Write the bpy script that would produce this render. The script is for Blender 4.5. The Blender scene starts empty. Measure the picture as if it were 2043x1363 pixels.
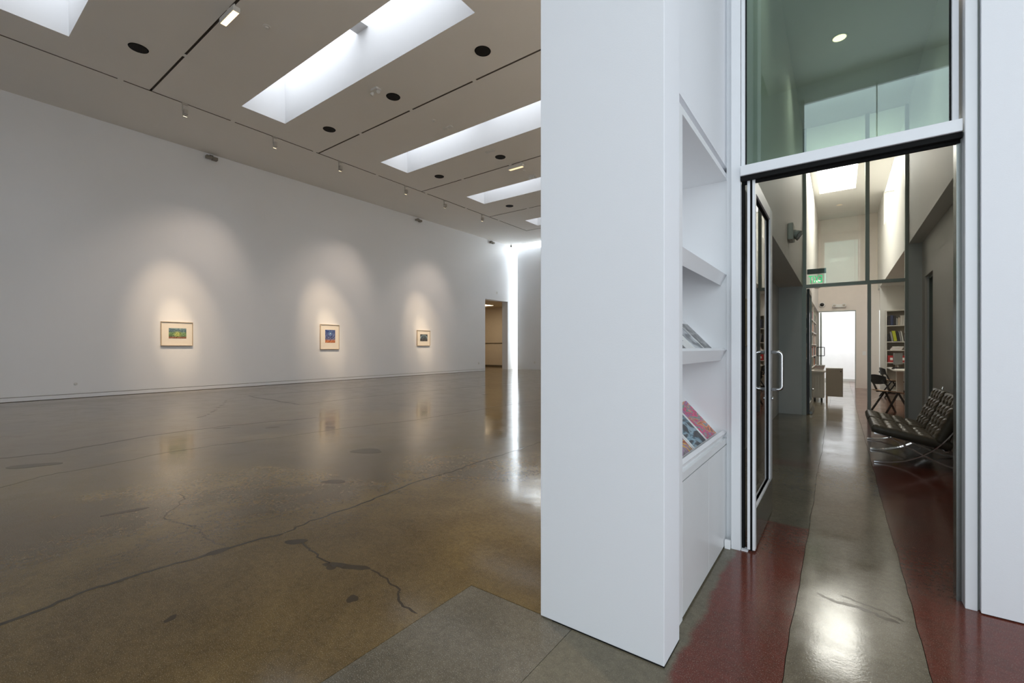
import bpy, bmesh, math, random
from mathutils import Vector, Matrix, Euler
R = math.radians
random.seed(7)
SC = bpy.context.scene
COL = SC.collection

# ------------------------------------------------------------------ camera, world, exposure, daylight
cd = bpy.data.cameras.new('camera')
cam = bpy.data.objects.new('camera', cd)
COL.objects.link(cam)
cam.location = (0, 0, 1.3)
cam.rotation_euler = (R(90), 0, math.atan(653.5 / 891.6))
cd.sensor_width = 36.0
cd.lens = 891.6 / 2043 * 36
cd.shift_y = 11.5 / 2043
cd.clip_start = 0.05
cd.clip_end = 200
SC.camera = cam
SC.view_settings.view_transform = 'Standard'
SC.view_settings.look = 'None'
SC.view_settings.gamma = 1
SC.view_settings.use_curve_mapping = False
SC.view_settings.exposure = 0.21
SC.cycles.max_bounces = 12
SC.cycles.diffuse_bounces = 7
SC.cycles.glossy_bounces = 5
SC.cycles.transparent_max_bounces = 16
SC.cycles.transmission_bounces = 6
SC.cycles.sample_clamp_indirect = 8
SC.cycles.caustics_reflective = False
SC.cycles.caustics_refractive = False
SC.cycles.use_denoising = True

world = bpy.data.worlds.new('world')
SC.world = world
world.use_nodes = True
wbg = world.node_tree.nodes['Background']
wbg.inputs['Color'].default_value = (0.90, 0.95, 1.0, 1)
wbg.inputs['Strength'].default_value = 1.15


def area(name, loc, rot, sx, sy, L, color):
    """daylight or lamp panel; L is its radiance"""
    ld = bpy.data.lights.new(name, 'AREA')
    ld.shape = 'RECTANGLE'
    ld.size, ld.size_y = sx, sy
    ld.energy = L * math.pi * sx * sy
    ld.color = color
    o = bpy.data.objects.new(name, ld)
    COL.objects.link(o)
    o.location = loc
    o.rotation_euler = rot
    o.visible_camera = True
    return o


H = 7.3                       # gallery ceiling
HE = 6.4                      # entry ceiling
HC = 5.5                      # corridor ceiling
WX = -15.75                   # long gallery wall
SKY = [(-3.3, -2.2), (0.82, 1.9), (4.99, 6.07), (9.17, 10.28), (13.3, 14.4), (17.42, 18.5)]
SX0, SX1 = -12.0, -5.27
WT = 8.66                      # top of the skylight wells
DAY = (0.85, 0.92, 1.0)
for i, (y0, y1) in enumerate(SKY):
    area('skylight_daylight', ((SX0 + SX1) / 2, (y0 + y1) / 2, WT - .03), (0, 0, 0), SX1 - SX0 - .04, y1 - y0 - .04, 3.95, DAY)
area('entry_daylight', (1.1, -3.97, 3.05), (R(90), 0, 0), 3.36, 6.0, 2.7, (0.79, 0.895, 0.98))
area('far_window_daylight', (-12.7, 23.55, 4.2), (R(-90), 0, 0), 6.0, 8.3, 7.0, (0.92, 0.98, 1.0))
area('entry_side_fill', (3.46, -.4, 2.2), (0, R(90), 0), 4.2, 5.6, 1.35, (0.86, 0.93, 0.98))  # added unseen fill panel before a solid wall, brightens the pillar side
area('office_daylight', (-.05, 13.3, HC + .28), (0, 0, 0), .78, 3.0, 17.0, (1.0, 0.96, 0.89))
area('office_pocket_fill', (1.23, 14.15, HC - .03), (0, 0, 0), .5, 2.8, 3.2, (1.0, 0.96, 0.89))  # added fill panel under a closed ceiling, brightens the upper office walls
area('far_room_light', (.6, 20.0, 3.5), (0, 0, 0), 4.0, 2.2, 4.6, (0.95, 0.98, 1.0))
area('side_room_light', (-18.2, 21.0, 3.9), (0, 0, 0), 1.6, 1.6, 5.0, (1.0, 0.80, 0.56))
area('office_side_light', (2.6, 13.5, 2.95), (0, 0, 0), 1.8, 2.2, 2.2, (1.0, 0.86, 0.70))


# ------------------------------------------------------------------ node helpers
def newmat(name):
    m = bpy.data.materials.new(name)
    m.use_nodes = True
    nt = m.node_tree
    b = nt.nodes['Principled BSDF']
    return m, nt, b


def nd(nt, typ, **kw):
    n = nt.nodes.new(typ)
    for k, v in kw.items():
        setattr(n, k, v)
    return n


def setv(nt, sock, v):
    if isinstance(v, (int, float)):
        sock.default_value = v
    elif isinstance(v, (tuple, list)):
        if len(v) == 3 and hasattr(sock.default_value, '__len__') and len(sock.default_value) == 4:
            v = tuple(v) + (1,)
        sock.default_value = v
    else:
        nt.links.new(v, sock)


def mth(nt, op, a, b=0.0, clamp=False):
    n = nd(nt, 'ShaderNodeMath', operation=op, use_clamp=clamp)
    setv(nt, n.inputs[0], a)
    setv(nt, n.inputs[1], b)
    return n.outputs[0]


def mix(nt, f, a, b, blend='MIX'):
    n = nd(nt, 'ShaderNodeMix', data_type='RGBA', blend_type=blend)
    setv(nt, n.inputs[0], f)
    setv(nt, n.inputs[6], a)
    setv(nt, n.inputs[7], b)
    return n.outputs[2]


def noise(nt, vec, scale, detail=4, rough=.5, dist=0.0):
    n = nd(nt, 'ShaderNodeTexNoise')
    if vec is not None:
        nt.links.new(vec, n.inputs['Vector'])
    n.inputs['Scale'].default_value = scale
    n.inputs['Detail'].default_value = detail
    n.inputs['Roughness'].default_value = rough
    n.inputs['Distortion'].default_value = dist
    return n


def ramp(nt, fac, stops, interp='LINEAR'):
    n = nd(nt, 'ShaderNodeValToRGB')
    setv(nt, n.inputs[0], fac)
    cr = n.color_ramp
    cr.interpolation = interp
    while len(cr.elements) < len(stops):
        cr.elements.new(.5)
    for e, (p, c) in zip(cr.elements, stops):
        e.position = p
        e.color = tuple(c) + (1,) if len(c) == 3 else c
    return n.outputs[0]


def sstep(nt, v, a, b):
    n = nd(nt, 'ShaderNodeMapRange', interpolation_type='SMOOTHSTEP')
    setv(nt, n.inputs[0], v)
    n.inputs[1].default_value = a
    n.inputs[2].default_value = b
    return n.outputs[0]


def pos(nt):
    return nd(nt, 'ShaderNodeNewGeometry').outputs['Position']


def plain(name, col, rough=.5, metal=0.0, spec=.5, var=.04, scale=6, bump=0.0, bscale=120, coat=0.0):
    m, nt, b = newmat(name)
    p = nd(nt, 'ShaderNodeTexCoord').outputs['Object']
    n = noise(nt, p, scale, 3)
    c1 = tuple(max(0, c * (1 - var)) for c in col)
    c2 = tuple(min(1, c * (1 + var)) for c in col)
    nt.links.new(mix(nt, n.outputs[0], c1, c2), b.inputs['Base Color'])
    b.inputs['Roughness'].default_value = rough
    b.inputs['Metallic'].default_value = metal
    b.inputs['Specular IOR Level'].default_value = spec
    b.inputs['Coat Weight'].default_value = coat
    if bump:
        bp = nd(nt, 'ShaderNodeBump')
        bp.inputs['Strength'].default_value = bump
        bp.inputs['Distance'].default_value = .002
        nt.links.new(noise(nt, p, bscale, 2).outputs[0], bp.inputs['Height'])
        nt.links.new(bp.outputs[0], b.inputs['Normal'])
    return m


def emit(name, col, s):
    m, nt, b = newmat(name)
    b.inputs['Base Color'].default_value = tuple(col) + (1,)
    b.inputs['Emission Color'].default_value = tuple(col) + (1,)
    b.inputs['Emission Strength'].default_value = s
    return m


def glass(name, tint, ior=1.5, base=0.0):
    """thin pane: tinted see-through mixed with a mirror by Fresnel"""
    m = bpy.data.materials.new(name)
    m.use_nodes = True
    nt = m.node_tree
    nt.nodes.clear()
    out = nd(nt, 'ShaderNodeOutputMaterial')
    tr = nd(nt, 'ShaderNodeBsdfTransparent')
    tr.inputs[0].default_value = tuple(tint) + (1,)
    gl = nd(nt, 'ShaderNodeBsdfGlossy')
    gl.inputs['Roughness'].default_value = .01
    gl.inputs['Color'].default_value = (1, 1, 1, 1)
    fr = nd(nt, 'ShaderNodeFresnel')
    fr.inputs[0].default_value = ior
    fac = mth(nt, 'ADD', fr.outputs[0], base, True)
    mx = nd(nt, 'ShaderNodeMixShader')
    nt.links.new(fac, mx.inputs[0])
    nt.links.new(tr.outputs[0], mx.inputs[1])
    nt.links.new(gl.outputs[0], mx.inputs[2])
    nt.links.new(mx.outputs[0], out.inputs[0])
    return m


WALL = plain('white_wall_paint', (.825, .84, .865), .6, var=.012, scale=1.2, bump=.15, bscale=300, spec=.3)
WALL2 = plain('corridor_wall_paint', (.74, .73, .70), .55, var=.02, scale=1.2, bump=.15, bscale=300, spec=.3)
CEIL = plain('ceiling_paint', (.82, .80, .77), .75, var=.02, scale=.8, spec=.2)
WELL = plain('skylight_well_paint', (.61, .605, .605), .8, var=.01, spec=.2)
LACQ = plain('white_lacquer', (.84, .85, .86), .35, var=.01, spec=.4)
LACQ2 = plain('grey_lacquer_door', (.78, .79, .79), .28, var=.015, spec=.5)
ALU = plain('white_aluminium', (.78, .80, .82), .32, metal=.0, var=.015)
ALUDK = plain('dark_aluminium', (.17, .18, .17), .25, metal=.8, var=.05)
STEEL = plain('satin_steel', (.72, .73, .74), .22, metal=1.0, var=.03)
CHROME = plain('polished_chrome', (.86, .88, .9), .06, metal=1.0, var=.01)
BLACK = plain('black_rubber', (.008, .008, .008), .85, spec=.2, var=.2)
BLACKM = plain('black_metal', (.015, .014, .014), .4, var=.2)
GREYF = plain('grey_green_frame', (.33, .36, .335), .4, metal=.3, var=.05)
PANEL = plain('grey_wall_panel', (.62, .65, .66), .45, var=.03)
OAK = plain('pale_oak', (.50, .39, .26), .45, var=.12, scale=30)
MAT_BOARD = plain('cream_mat_board', (.86, .80, .70), .8, var=.01, spec=.2)
PAPER = plain('white_paper', (.8, .8, .78), .7, var=.03)
LEATHER = plain('taupe_leather', (.140, .110, .072), .30, var=.2, scale=25, bump=.35, bscale=160, spec=.6)
LEATHERB = plain('leather_side_band', (.105, .095, .072), .4, var=.15, scale=25, bump=.3, bscale=160)
PLYW = plain('light_plywood', (.50, .30, .17), .4, var=.1, scale=40)
BEIGE = plain('beige_metal', (.40, .36, .29), .45, var=.04)
OFFW = plain('office_white_board', (.62, .60, .55), .45, var=.03)
PLASTIC = plain('white_plastic', (.72, .72, .70), .4, var=.02)
RED = plain('red_card', (.38, .02, .02), .5, var=.1)
GLASS = glass('clear_glass', (.96, .975, .965), 1.5)
GLASS_T = glass('green_tinted_glass', (.70, .86, .80), 1.58, .01)
GLASS_D = glass('door_glass', (.80, .88, .84), 1.55)


# ------------------------------------------------------------------ mesh helpers
def box(bm, x0, x1, y0, y1, z0, z1, bev=0.0, seg=2):
    t = bmesh.new() if bev else bm
    vs = [t.verts.new(p) for p in [(x0, y0, z0), (x1, y0, z0), (x1, y1, z0), (x0, y1, z0), (x0, y0, z1), (x1, y0, z1), (x1, y1, z1), (x0, y1, z1)]]
    for f in [(0, 3, 2, 1), (4, 5, 6, 7), (0, 1, 5, 4), (1, 2, 6, 5), (2, 3, 7, 6), (3, 0, 4, 7)]:
        t.faces.new([vs[i] for i in f])
    if bev:
        bmesh.ops.bevel(t, geom=t.edges[:], offset=bev, segments=seg, affect='EDGES', profile=.6)
        merge(bm, t)
    return bm


def merge(bm, t, M=None):
    mp = {}
    for v in t.verts:
        mp[v] = bm.verts.new(M @ v.co if M else v.co)
    for f in t.faces:
        try:
            g = bm.faces.new([mp[v] for v in f.verts])
            g.smooth = f.smooth
        except ValueError:
            pass
    t.free()


def quad(bm, *pts):
    return bm.faces.new([bm.verts.new(p) for p in pts])


def cyl(bm, p0, p1, r0, r1=None, n=16, caps=True):
    p0, p1 = Vector(p0), Vector(p1)
    r1 = r0 if r1 is None else r1
    d = (p1 - p0).normalized()
    u = d.orthogonal().normalized()
    w = d.cross(u)
    A = [bm.verts.new(p0 + (u * math.cos(2 * math.pi * i / n) + w * math.sin(2 * math.pi * i / n)) * r0) for i in range(n)]
    B = [bm.verts.new(p1 + (u * math.cos(2 * math.pi * i / n) + w * math.sin(2 * math.pi * i / n)) * r1) for i in range(n)]
    for i in range(n):
        f = bm.faces.new([A[i], A[(i + 1) % n], B[(i + 1) % n], B[i]])
        f.smooth = True
    if caps:
        bm.faces.new(A[::-1])
        bm.faces.new(B)
    return bm


def sweep(bm, pts, prof, up=None):
    """sweep a closed 2-D profile along points (parallel frames); prof = [(a,b)]"""
    pts = [Vector(p) for p in pts]
    rings = []
    d0 = (pts[1] - pts[0]).normalized()
    u = Vector(up) if up else d0.orthogonal()
    for i, p in enumerate(pts):
        if i == 0:
            d = (pts[1] - p)
        elif i == len(pts) - 1:
            d = (p - pts[-2])
        else:
            d = (pts[i + 1] - p).normalized() + (p - pts[i - 1]).normalized()
        d.normalize()
        u = (u - d * u.dot(d)).normalized()
        w = d.cross(u)
        rings.append([bm.verts.new(p + u * a + w * b) for a, b in prof])
    n = len(prof)
    for a, b in zip(rings, rings[1:]):
        for i in range(n):
            f = bm.faces.new([a[i], a[(i + 1) % n], b[(i + 1) % n], b[i]])
            f.smooth = n > 6
    bm.faces.new(rings[0][::-1])
    bm.faces.new(rings[-1])
    return bm


def circ(r, n=10):
    return [(r * math.cos(2 * math.pi * i / n), r * math.sin(2 * math.pi * i / n)) for i in range(n)]


def rect(a, b):
    return [(-a, -b), (a, -b), (a, b), (-a, b)]


def obj(name, bm, m, parent=None, kind=None, loc=None, rot=None, normals=True):
    if normals:
        bmesh.ops.recalc_face_normals(bm, faces=bm.faces[:])
    me = bpy.data.meshes.new(name)
    bm.to_mesh(me)
    bm.free()
    for mm in (m if isinstance(m, (list, tuple)) else [m]):
        me.materials.append(mm)
    o = bpy.data.objects.new(name, me)
    COL.objects.link(o)
    if parent:
        o.parent = parent
    if kind:
        o['kind'] = kind
    if loc:
        o.location = loc
    if rot:
        o.rotation_euler = rot
    return o


def struct(name, bm, m, parent=None):
    return obj(name, bm, m, parent, 'structure')


def B(*a, **k):
    return box(bmesh.new(), *a, **k)


def tag(o, label, cat, group=None):
    o['label'] = label
    o['category'] = cat
    if group:
        o['group'] = group
    return o


def thing(name, label, cat, loc=(0, 0, 0), rz=0.0, group=None):
    o = bpy.data.objects.new(name, None)
    o.empty_display_size = .1
    COL.objects.link(o)
    o.location = loc
    o.rotation_euler = (0, 0, rz)
    return tag(o, label, cat, group)


def sroot(name):
    o = bpy.data.objects.new(name, None)
    COL.objects.link(o)
    o['kind'] = 'structure'
    return o


def dup(root, loc, rz=None, label=None):
    r = root.copy()
    COL.objects.link(r)
    r.location = loc
    if rz is not None:
        r.rotation_euler = (0, 0, rz)
    if label:
        r['label'] = label
    for ch in list(root.children):
        c = ch.copy()
        COL.objects.link(c)
        c.parent = r
        for g in list(ch.children):
            d = g.copy()
            COL.objects.link(d)
            d.parent = c
    return r


# ------------------------------------------------------------------ floor
def floor_material(name, base_a, base_b, fleck, red=None, rough=(.07, .17), stain=.5):
    m, nt, b = newmat(name)
    p = pos(nt)
    n1 = noise(nt, p, .55, 6, .6, .6).outputs[0]
    n2 = noise(nt, p, 2.6, 6, .65, .4).outputs[0]
    n3 = noise(nt, p, 30, 5, .75).outputs[0]
    n4 = noise(nt, p, 230, 2, .5).outputs[0]
    c = mix(nt, ramp(nt, n1, [(.42, (0, 0, 0)), (.60, (1, 1, 1))]), base_a, base_b)
    if red:
        sep = nd(nt, 'ShaderNodeSeparateXYZ')
        nt.links.new(p, sep.inputs[0])
        wob = mth(nt, 'MULTIPLY', mth(nt, 'SUBTRACT', noise(nt, p, 7, 6, .6).outputs[0], .5), .09)
        x = mth(nt, 'ADD', sep.outputs[0], wob)
        y = mth(nt, 'ADD', sep.outputs[1], wob)
        rc = mix(nt, ramp(nt, n2, [(.35, (0, 0, 0)), (.7, (1, 1, 1))]), (.165, .038, .025), (.105, .034, .021))
        if red == 'left':
            f = mth(nt, 'MULTIPLY', sstep(nt, x, -.56, -.52), mth(nt, 'SUBTRACT', 1.0, sstep(nt, y, 3.80, 3.86)))
            g = mth(nt, 'MULTIPLY', sstep(nt, y, 5.70, 5.76), mth(nt, 'SUBTRACT', 1.0, sstep(nt, y, 6.0, 6.06)))
            f = mth(nt, 'ADD', f, mth(nt, 'MULTIPLY', g, .6), True)
        else:
            f = mth(nt, 'SUBTRACT', 1.0, mth(nt, 'MULTIPLY', sstep(nt, y, 9.0, 12.5), .45))
        c = mix(nt, f, c, rc)
    # broad wear patches, dark spots, aggregate flecks
    c = mix(nt, mth(nt, 'MULTIPLY', ramp(nt, n2, [(.40, (1, 1, 1)), (.66, (0, 0, 0))]), stain), c, (.62, .60, .58), 'MULTIPLY')
    sp = noise(nt, p, 1.7, 8, .72, .5).outputs[0]
    c = mix(nt, mth(nt, 'MULTIPLY', ramp(nt, sp, [(.60, (0, 0, 0)), (.74, (1, 1, 1))]), .30), c, (.35, .30, .27), 'MULTIPLY')
    c = mix(nt, ramp(nt, n3, [(.35, (0, 0, 0)), (.70, (1, 1, 1))]), mix(nt, 1.0, c, (.80, .80, .80), 'MULTIPLY'), mix(nt, 1.0, c, (1.22, 1.20, 1.17), 'MULTIPLY'))
    c = mix(nt, ramp(nt, n4, [(.58, (0, 0, 0)), (.70, (.62, .62, .62))]), c, fleck)
    c = mix(nt, ramp(nt, n4, [(.28, (.35, .35, .35)), (.40, (0, 0, 0))]), c, (.03, .024, .018))
    nt.links.new(c, b.inputs['Base Color'])
    rr = nd(nt, 'ShaderNodeMapRange')
    nt.links.new(n2, rr.inputs[0])
    rr.inputs[1].default_value = .3
    rr.inputs[2].default_value = .7
    rr.inputs[3].default_value = rough[0]
    rr.inputs[4].default_value = rough[1]
    nt.links.new(rr.outputs[0], b.inputs['Roughness'])
    b.inputs['Specular IOR Level'].default_value = .36
    bp = nd(nt, 'ShaderNodeBump')
    bp.inputs['Strength'].default_value = .5
    bp.inputs['Distance'].default_value = .006
    nb = noise(nt, p, 1.6, 4, .45).outputs[0]
    nt.links.new(nb, bp.inputs['Height'])
    bp2 = nd(nt, 'ShaderNodeBump')
    bp2.inputs['Strength'].default_value = .25
    bp2.inputs['Distance'].default_value = .0006
    nt.links.new(noise(nt, p, 90, 3).outputs[0], bp2.inputs['Height'])
    nt.links.new(bp.outputs[0], bp2.inputs['Normal'])
    nt.links.new(bp2.outputs[0], b.inputs['Normal'])
    return m


F_GAL = floor_material('polished_olive_concrete', (.200, .140, .056), (.125, .087, .040), (.40, .34, .24))
F_GREY = floor_material('polished_grey_concrete', (.170, .148, .108), (.118, .104, .077), (.44, .43, .37), rough=(.12, .24), stain=.4)
F_LEFT = floor_material('stained_red_and_olive_concrete', (.165, .145, .098), (.14, .125, .088), (.34, .29, .22), 'left', rough=(.10, .2), stain=.3)
F_MID = floor_material('polished_khaki_concrete', (.205, .170, .118), (.150, .124, .084), (.38, .35, .28), rough=(.10, .2), stain=.3)
F_RIGHT = floor_material('stained_red_concrete', (.17, .12, .085), (.14, .10, .07), (.30, .22, .16), 'right', rough=(.10, .2), stain=.3)
F_JOINT = plain('dark_joint', (.03, .024, .018), .8)

floor = struct('floor', B(-20.5, 5, -4.4, 25, -.12, -.03), F_JOINT)


def wobble_edge(x, y0, y1, amp, step=.12):
    pts, y, k = [], y0, 0.0
    while y < y1:
        k = .55 * k + random.uniform(-amp, amp)
        pts.append((x + k, y))
        y += step
    pts.append((x, y1))
    return pts


def slab(left, right, m):
    """slab between two edges given as points with matching y"""
    bm = bmesh.new()
    g = {}
    for k, side in (('l', left), ('r', right)):
        for i, (x, y) in enumerate(side):
            g[k, i, 0] = bm.verts.new((x, y, 0))
            g[k, i, 1] = bm.verts.new((x, y, -.03))
    n = len(left)
    for i in range(n - 1):
        bm.faces.new([g['l', i, 0], g['r', i, 0], g['r', i + 1, 0], g['l', i + 1, 0]])
        bm.faces.new([g['l', i, 1], g['l', i + 1, 1], g['r', i + 1, 1], g['r', i, 1]])
        bm.faces.new([g['l', i, 0], g['l', i + 1, 0], g['l', i + 1, 1], g['l', i, 1]])
        bm.faces.new([g['r', i, 0], g['r', i, 1], g['r', i + 1, 1], g['r', i + 1, 0]])
    for i in (0, n - 1):
        bm.faces.new([g['l', i, 0], g['l', i, 1], g['r', i, 1], g['r', i, 0]])
    return struct('concrete_slab', bm, m, floor)


J = .0025
eA = wobble_edge(-.18, -4.3, 24.9, .005)
eB = wobble_edge(.29, -4.3, 24.9, .004)
st2 = lambda x, y0, y1: [(x, y0), (x, y1)]
slab(st2(-20.4, -4.3, 24.9), st2(-1.62 - J, -4.3, 24.9), F_GAL)
slab(st2(-1.62 - J, 1.84, 24.9), st2(-.994 - J, 1.84, 24.9), F_GAL)
slab(st2(-1.62, -4.3, 1.835), st2(-.994 - J, -4.3, 1.835), F_GREY)
slab([(-.994, y) for x, y in eA], [(x - J / 2, y) for x, y in eA], F_LEFT)
slab([(x + J / 2, y) for x, y in eA], [(x - J / 2, y) for x, y in eB], F_MID)
slab([(x + J / 2, y) for x, y in eB], [(4.9, y) for x, y in eB], F_RIGHT)

CRACK = plain('dark_filled_crack', (.050, .038, .024), .22, spec=.3, var=.3, scale=8)
CRACK_T = plain('hairline_crack', (.085, .064, .042), .25, spec=.3, var=.3, scale=8)


def crack(pts, w0, w1, m, z=.0007, jit=.02, sub=6, name='floor_crack'):
    P = []
    for (x0, y0), (x1, y1) in zip(pts, pts[1:]):
        for k in range(sub):
            t = k / sub
            P.append((x0 + (x1 - x0) * t + random.uniform(-jit, jit), y0 + (y1 - y0) * t + random.uniform(-jit, jit)))
    P.append(pts[-1])
    bm = bmesh.new()
    L, Rr = [], []
    w = w0
    for i, (x, y) in enumerate(P):
        a, c = P[max(0, i - 1)], P[min(len(P) - 1, i + 1)]
        d = Vector((c[0] - a[0], c[1] - a[1]))
        if d.length < 1e-6:
            d = Vector((1, 0))
        d.normalize()
        w = .6 * w + .4 * random.uniform(w0, w1)
        ww = w * (.15 if i in (0, len(P) - 1) else 1)
        L.append(bm.verts.new((x - d.y * ww, y + d.x * ww, z)))
        Rr.append(bm.verts.new((x + d.y * ww, y - d.x * ww, z)))
    for i in range(len(P) - 1):
        bm.faces.new([L[i], Rr[i], Rr[i + 1], L[i + 1]])
    return struct(name, bm, m, floor)


def blot(x, y, rx, ry, ang, m, z=.0009, name='dark_floor_patch', seed=1):
    rnd = random.Random(seed)
    bm = bmesh.new()
    n = 22
    ph = rnd.uniform(0, 6)
    vs = []
    for i in range(n):
        t = 2 * math.pi * i / n
        k = 1 + .16 * math.sin(2 * t + ph) + .10 * math.sin(3 * t + 2 * ph) + rnd.uniform(-.06, .06)
        a, c = rx * math.cos(t) * k, ry * math.sin(t) * k
        vs.append(bm.verts.new((x + a * math.cos(ang) - c * math.sin(ang), y + a * math.sin(ang) + c * math.cos(ang), z)))
    bm.faces.new(vs)
    return struct(name, bm, m, floor)


crack([(-3.10, -.9), (-3.15, 0), (-3.183, .368), (-3.24, .576), (-3.234, .74), (-3.216, .969), (-3.182, 1.199), (-3.17, 1.438), (-3.126, 1.572)], .008, .020, CRACK, jit=.008)
crack([(-3.126, 1.572), (-3.188, 1.805), (-3.195, 2.149), (-3.23, 2.471), (-3.299, 2.965), (-3.263, 3.379), (-3.303, 3.91), (-3.289, 4.368), (-3.308, 5.26), (-3.33, 7.0)], .006, .014, CRACK, jit=.012)
crack([(-2.94, 1.57), (-2.80, 1.56), (-2.713, 1.543), (-2.572, 1.521), (-2.464, 1.521)], .005, .008, CRACK, jit=.008, sub=4)
crack([(-2.23, 1.617), (-2.054, 1.605), (-1.90, 1.57), (-1.875, 1.546), (-1.792, 1.493), (-1.659, 1.485)], .004, .009, CRACK, jit=.008, sub=4)
blot(-2.93, 1.555, .075, .038, .5, CRACK, seed=2)
crack([(-2.50, 1.49), (-2.42, 1.535), (-2.33, 1.565), (-2.22, 1.625)], .022, .030, CRACK, jit=.004, sub=3, name='dark_floor_patch')
blot(-2.43, 1.505, .045, .03, -.3, CRACK, seed=12)
blot(-3.19, 1.19, .03, .08, 0, CRACK, seed=3)
blot(-2.03, 1.375, .026, .04, .9, CRACK, seed=4)
blot(-2.583, .759, .02, .03, .4, CRACK, seed=5)
blot(-4.777, 3.441, .22, .11, .5, CRACK_T, seed=6)
blot(-3.948, 2.469, .10, .07, .7, CRACK_T, seed=7)
crack([(-6.2, -.6), (-6.272, .535), (-6.502, .892), (-6.526, 1.281), (-6.612, 1.627), (-6.716, 1.921), (-6.68, 2.399), (-6.531, 3.241), (-6.389, 4.299), (-6.11, 5.432), (-6.0, 9.0), (-5.95, 15.0)], .006, .011, CRACK_T, jit=.02)
crack([(-8.0, -.6), (-7.911, .675), (-7.79, 1.069), (-8.204, 2.106), (-8.181, 3.157), (-7.8, 4.519)], .012, .03, CRACK_T, jit=.03)
crack([(-9.801, 5.312), (-10.0, 6.668), (-9.9, 8.667), (-9.755, 11.041), (-9.695, 12.58), (-9.6, 18.0)], .010, .018, CRACK, jit=.02)
crack([(-12.777, 5.451), (-11.3, 5.40), (-9.801, 5.312)], .016, .034, CRACK, jit=.03)
crack([(-12.777, 5.451), (-12.70, 6.6), (-12.619, 7.461), (-12.5, 11.0), (-12.4, 16)], .008, .02, CRACK_T, jit=.04)
crack([(-4.248, 1.215), (-4.10, 1.18), (-4.019, 1.196), (-3.8, 1.25), (-3.643, 1.246), (-3.45, 1.22), (-3.23, 1.25)], .004, .007, CRACK_T, jit=.015)
crack([(-4.722, 1.461), (-4.50, 1.42), (-4.248, 1.215)], .003, .006, CRACK_T, jit=.02)
for k, (x, y) in enumerate([(-9.618, 3.289), (-9.72, 3.40), (-9.9, 3.52), (-10.2, 3.70), (-10.443, 3.842), (-10.8, 4.02), (-11.2, 4.25), (-11.6, 4.45), (-12.0, 4.632)]):
    blot(x, y, .05 + .05 * (k % 3 == 0), .022, random.uniform(1.8, 2.8), CRACK, seed=20 + k, name='chipped_floor_spot')
blot(-8.01, 3.055, .11, .035, 1.4, CRACK, seed=40)
blot(-7.405, 3.554, .09, .03, 1.3, CRACK_T, seed=41)
blot(-7.864, 9.524, .16, .05, 1.5, CRACK, seed=42)
blot(-7.15, .85, .22, .10, .9, CRACK_T, seed=43)
blot(-4.55, 1.05, .13, .035, 1.4, CRACK_T, seed=44)
# hairlines on the centre strip and scuffs
crack([(-.17, 1.62), (-.05, 1.73), (.08, 1.80), (.20, 1.93), (.285, 1.98)], .0012, .0024, CRACK, jit=.006)
crack([(-.17, 2.02), (.0, 2.13), (.14, 2.19), (.285, 2.36)], .0009, .0018, CRACK_T, jit=.006)
crack([(-.10, 2.86), (-.02, 2.82), (.06, 2.83), (.14, 2.80), (.23, 2.77)], .003, .020, CRACK_T, jit=.006, name='floor_scuff')
crack([(.0, 2.91), (.08, 2.88), (.16, 2.86), (.25, 2.80)], .003, .014, CRACK_T, jit=.006, name='floor_scuff')


# ------------------------------------------------------------------ gallery shell
def rect_wall_with_holes(us, vs, inside, f):
    """grid of quads on breakpoints us x vs; f(u,v)->point; inside(u,v) true for a hole"""
    bm = bmesh.new()
    V = {}
    for u in us:
        for v in vs:
            V[u, v] = bm.verts.new(f(u, v))
    for a, b2 in zip(us, us[1:]):
        for c, d in zip(vs, vs[1:]):
            if not inside((a + b2) / 2, (c + d) / 2):
                bm.faces.new([V[a, c], V[b2, c], V[b2, d], V[a, d]])
    bmesh.ops.delete(bm, geom=[v for v in bm.verts if not v.link_faces], context='VERTS')
    return bm


TRK_Y = [-.72, 3.43, 7.61, 11.83, 15.97, 19.0]
TRK_X = -13.0
TW = .022
slots = [(TRK_X - TW, TRK_X + TW, -4.0, 19.0 - TW)] + [(TRK_X + TW, -2.4, y - TW, y + TW) for y in TRK_Y if y < 19] + [(TRK_X - TW, -2.4, 19.0 - TW, 19.0 + TW)]
holes = [(SX0, SX1, a, b) for a, b in SKY] + slots
us = sorted({WX, -1.164, -2.4, SX0, SX1, TRK_X - TW, TRK_X + TW})
vs = sorted({-4.0, 21.3} | {v for h in holes for v in h[2:]})
cbm = rect_wall_with_holes(us, vs, lambda u, v: any(a < u < b and c < v < d for a, b, c, d in holes), lambda u, v: (u, v, H))
# thickness of the ceiling edge at the far light slot
ceiling = struct('ceiling', cbm, CEIL)
rbm = bmesh.new()
box(rbm, -16.3, 5.0, -4.4, 24.0, 8.72, 8.9)
struct('roof_deck', rbm, CEIL, ceiling)

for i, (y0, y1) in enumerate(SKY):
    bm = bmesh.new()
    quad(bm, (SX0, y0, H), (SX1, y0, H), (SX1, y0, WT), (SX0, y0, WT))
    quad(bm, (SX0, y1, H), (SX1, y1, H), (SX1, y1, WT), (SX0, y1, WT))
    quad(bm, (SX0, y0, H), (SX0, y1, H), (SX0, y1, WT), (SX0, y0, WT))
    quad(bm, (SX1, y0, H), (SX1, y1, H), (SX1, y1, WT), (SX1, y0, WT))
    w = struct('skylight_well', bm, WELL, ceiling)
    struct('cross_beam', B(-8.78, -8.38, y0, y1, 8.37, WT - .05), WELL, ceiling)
    struct('skylight_pane', B(SX0, SX1, y0, y1, WT, WT + .03), WELL, ceiling)

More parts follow.
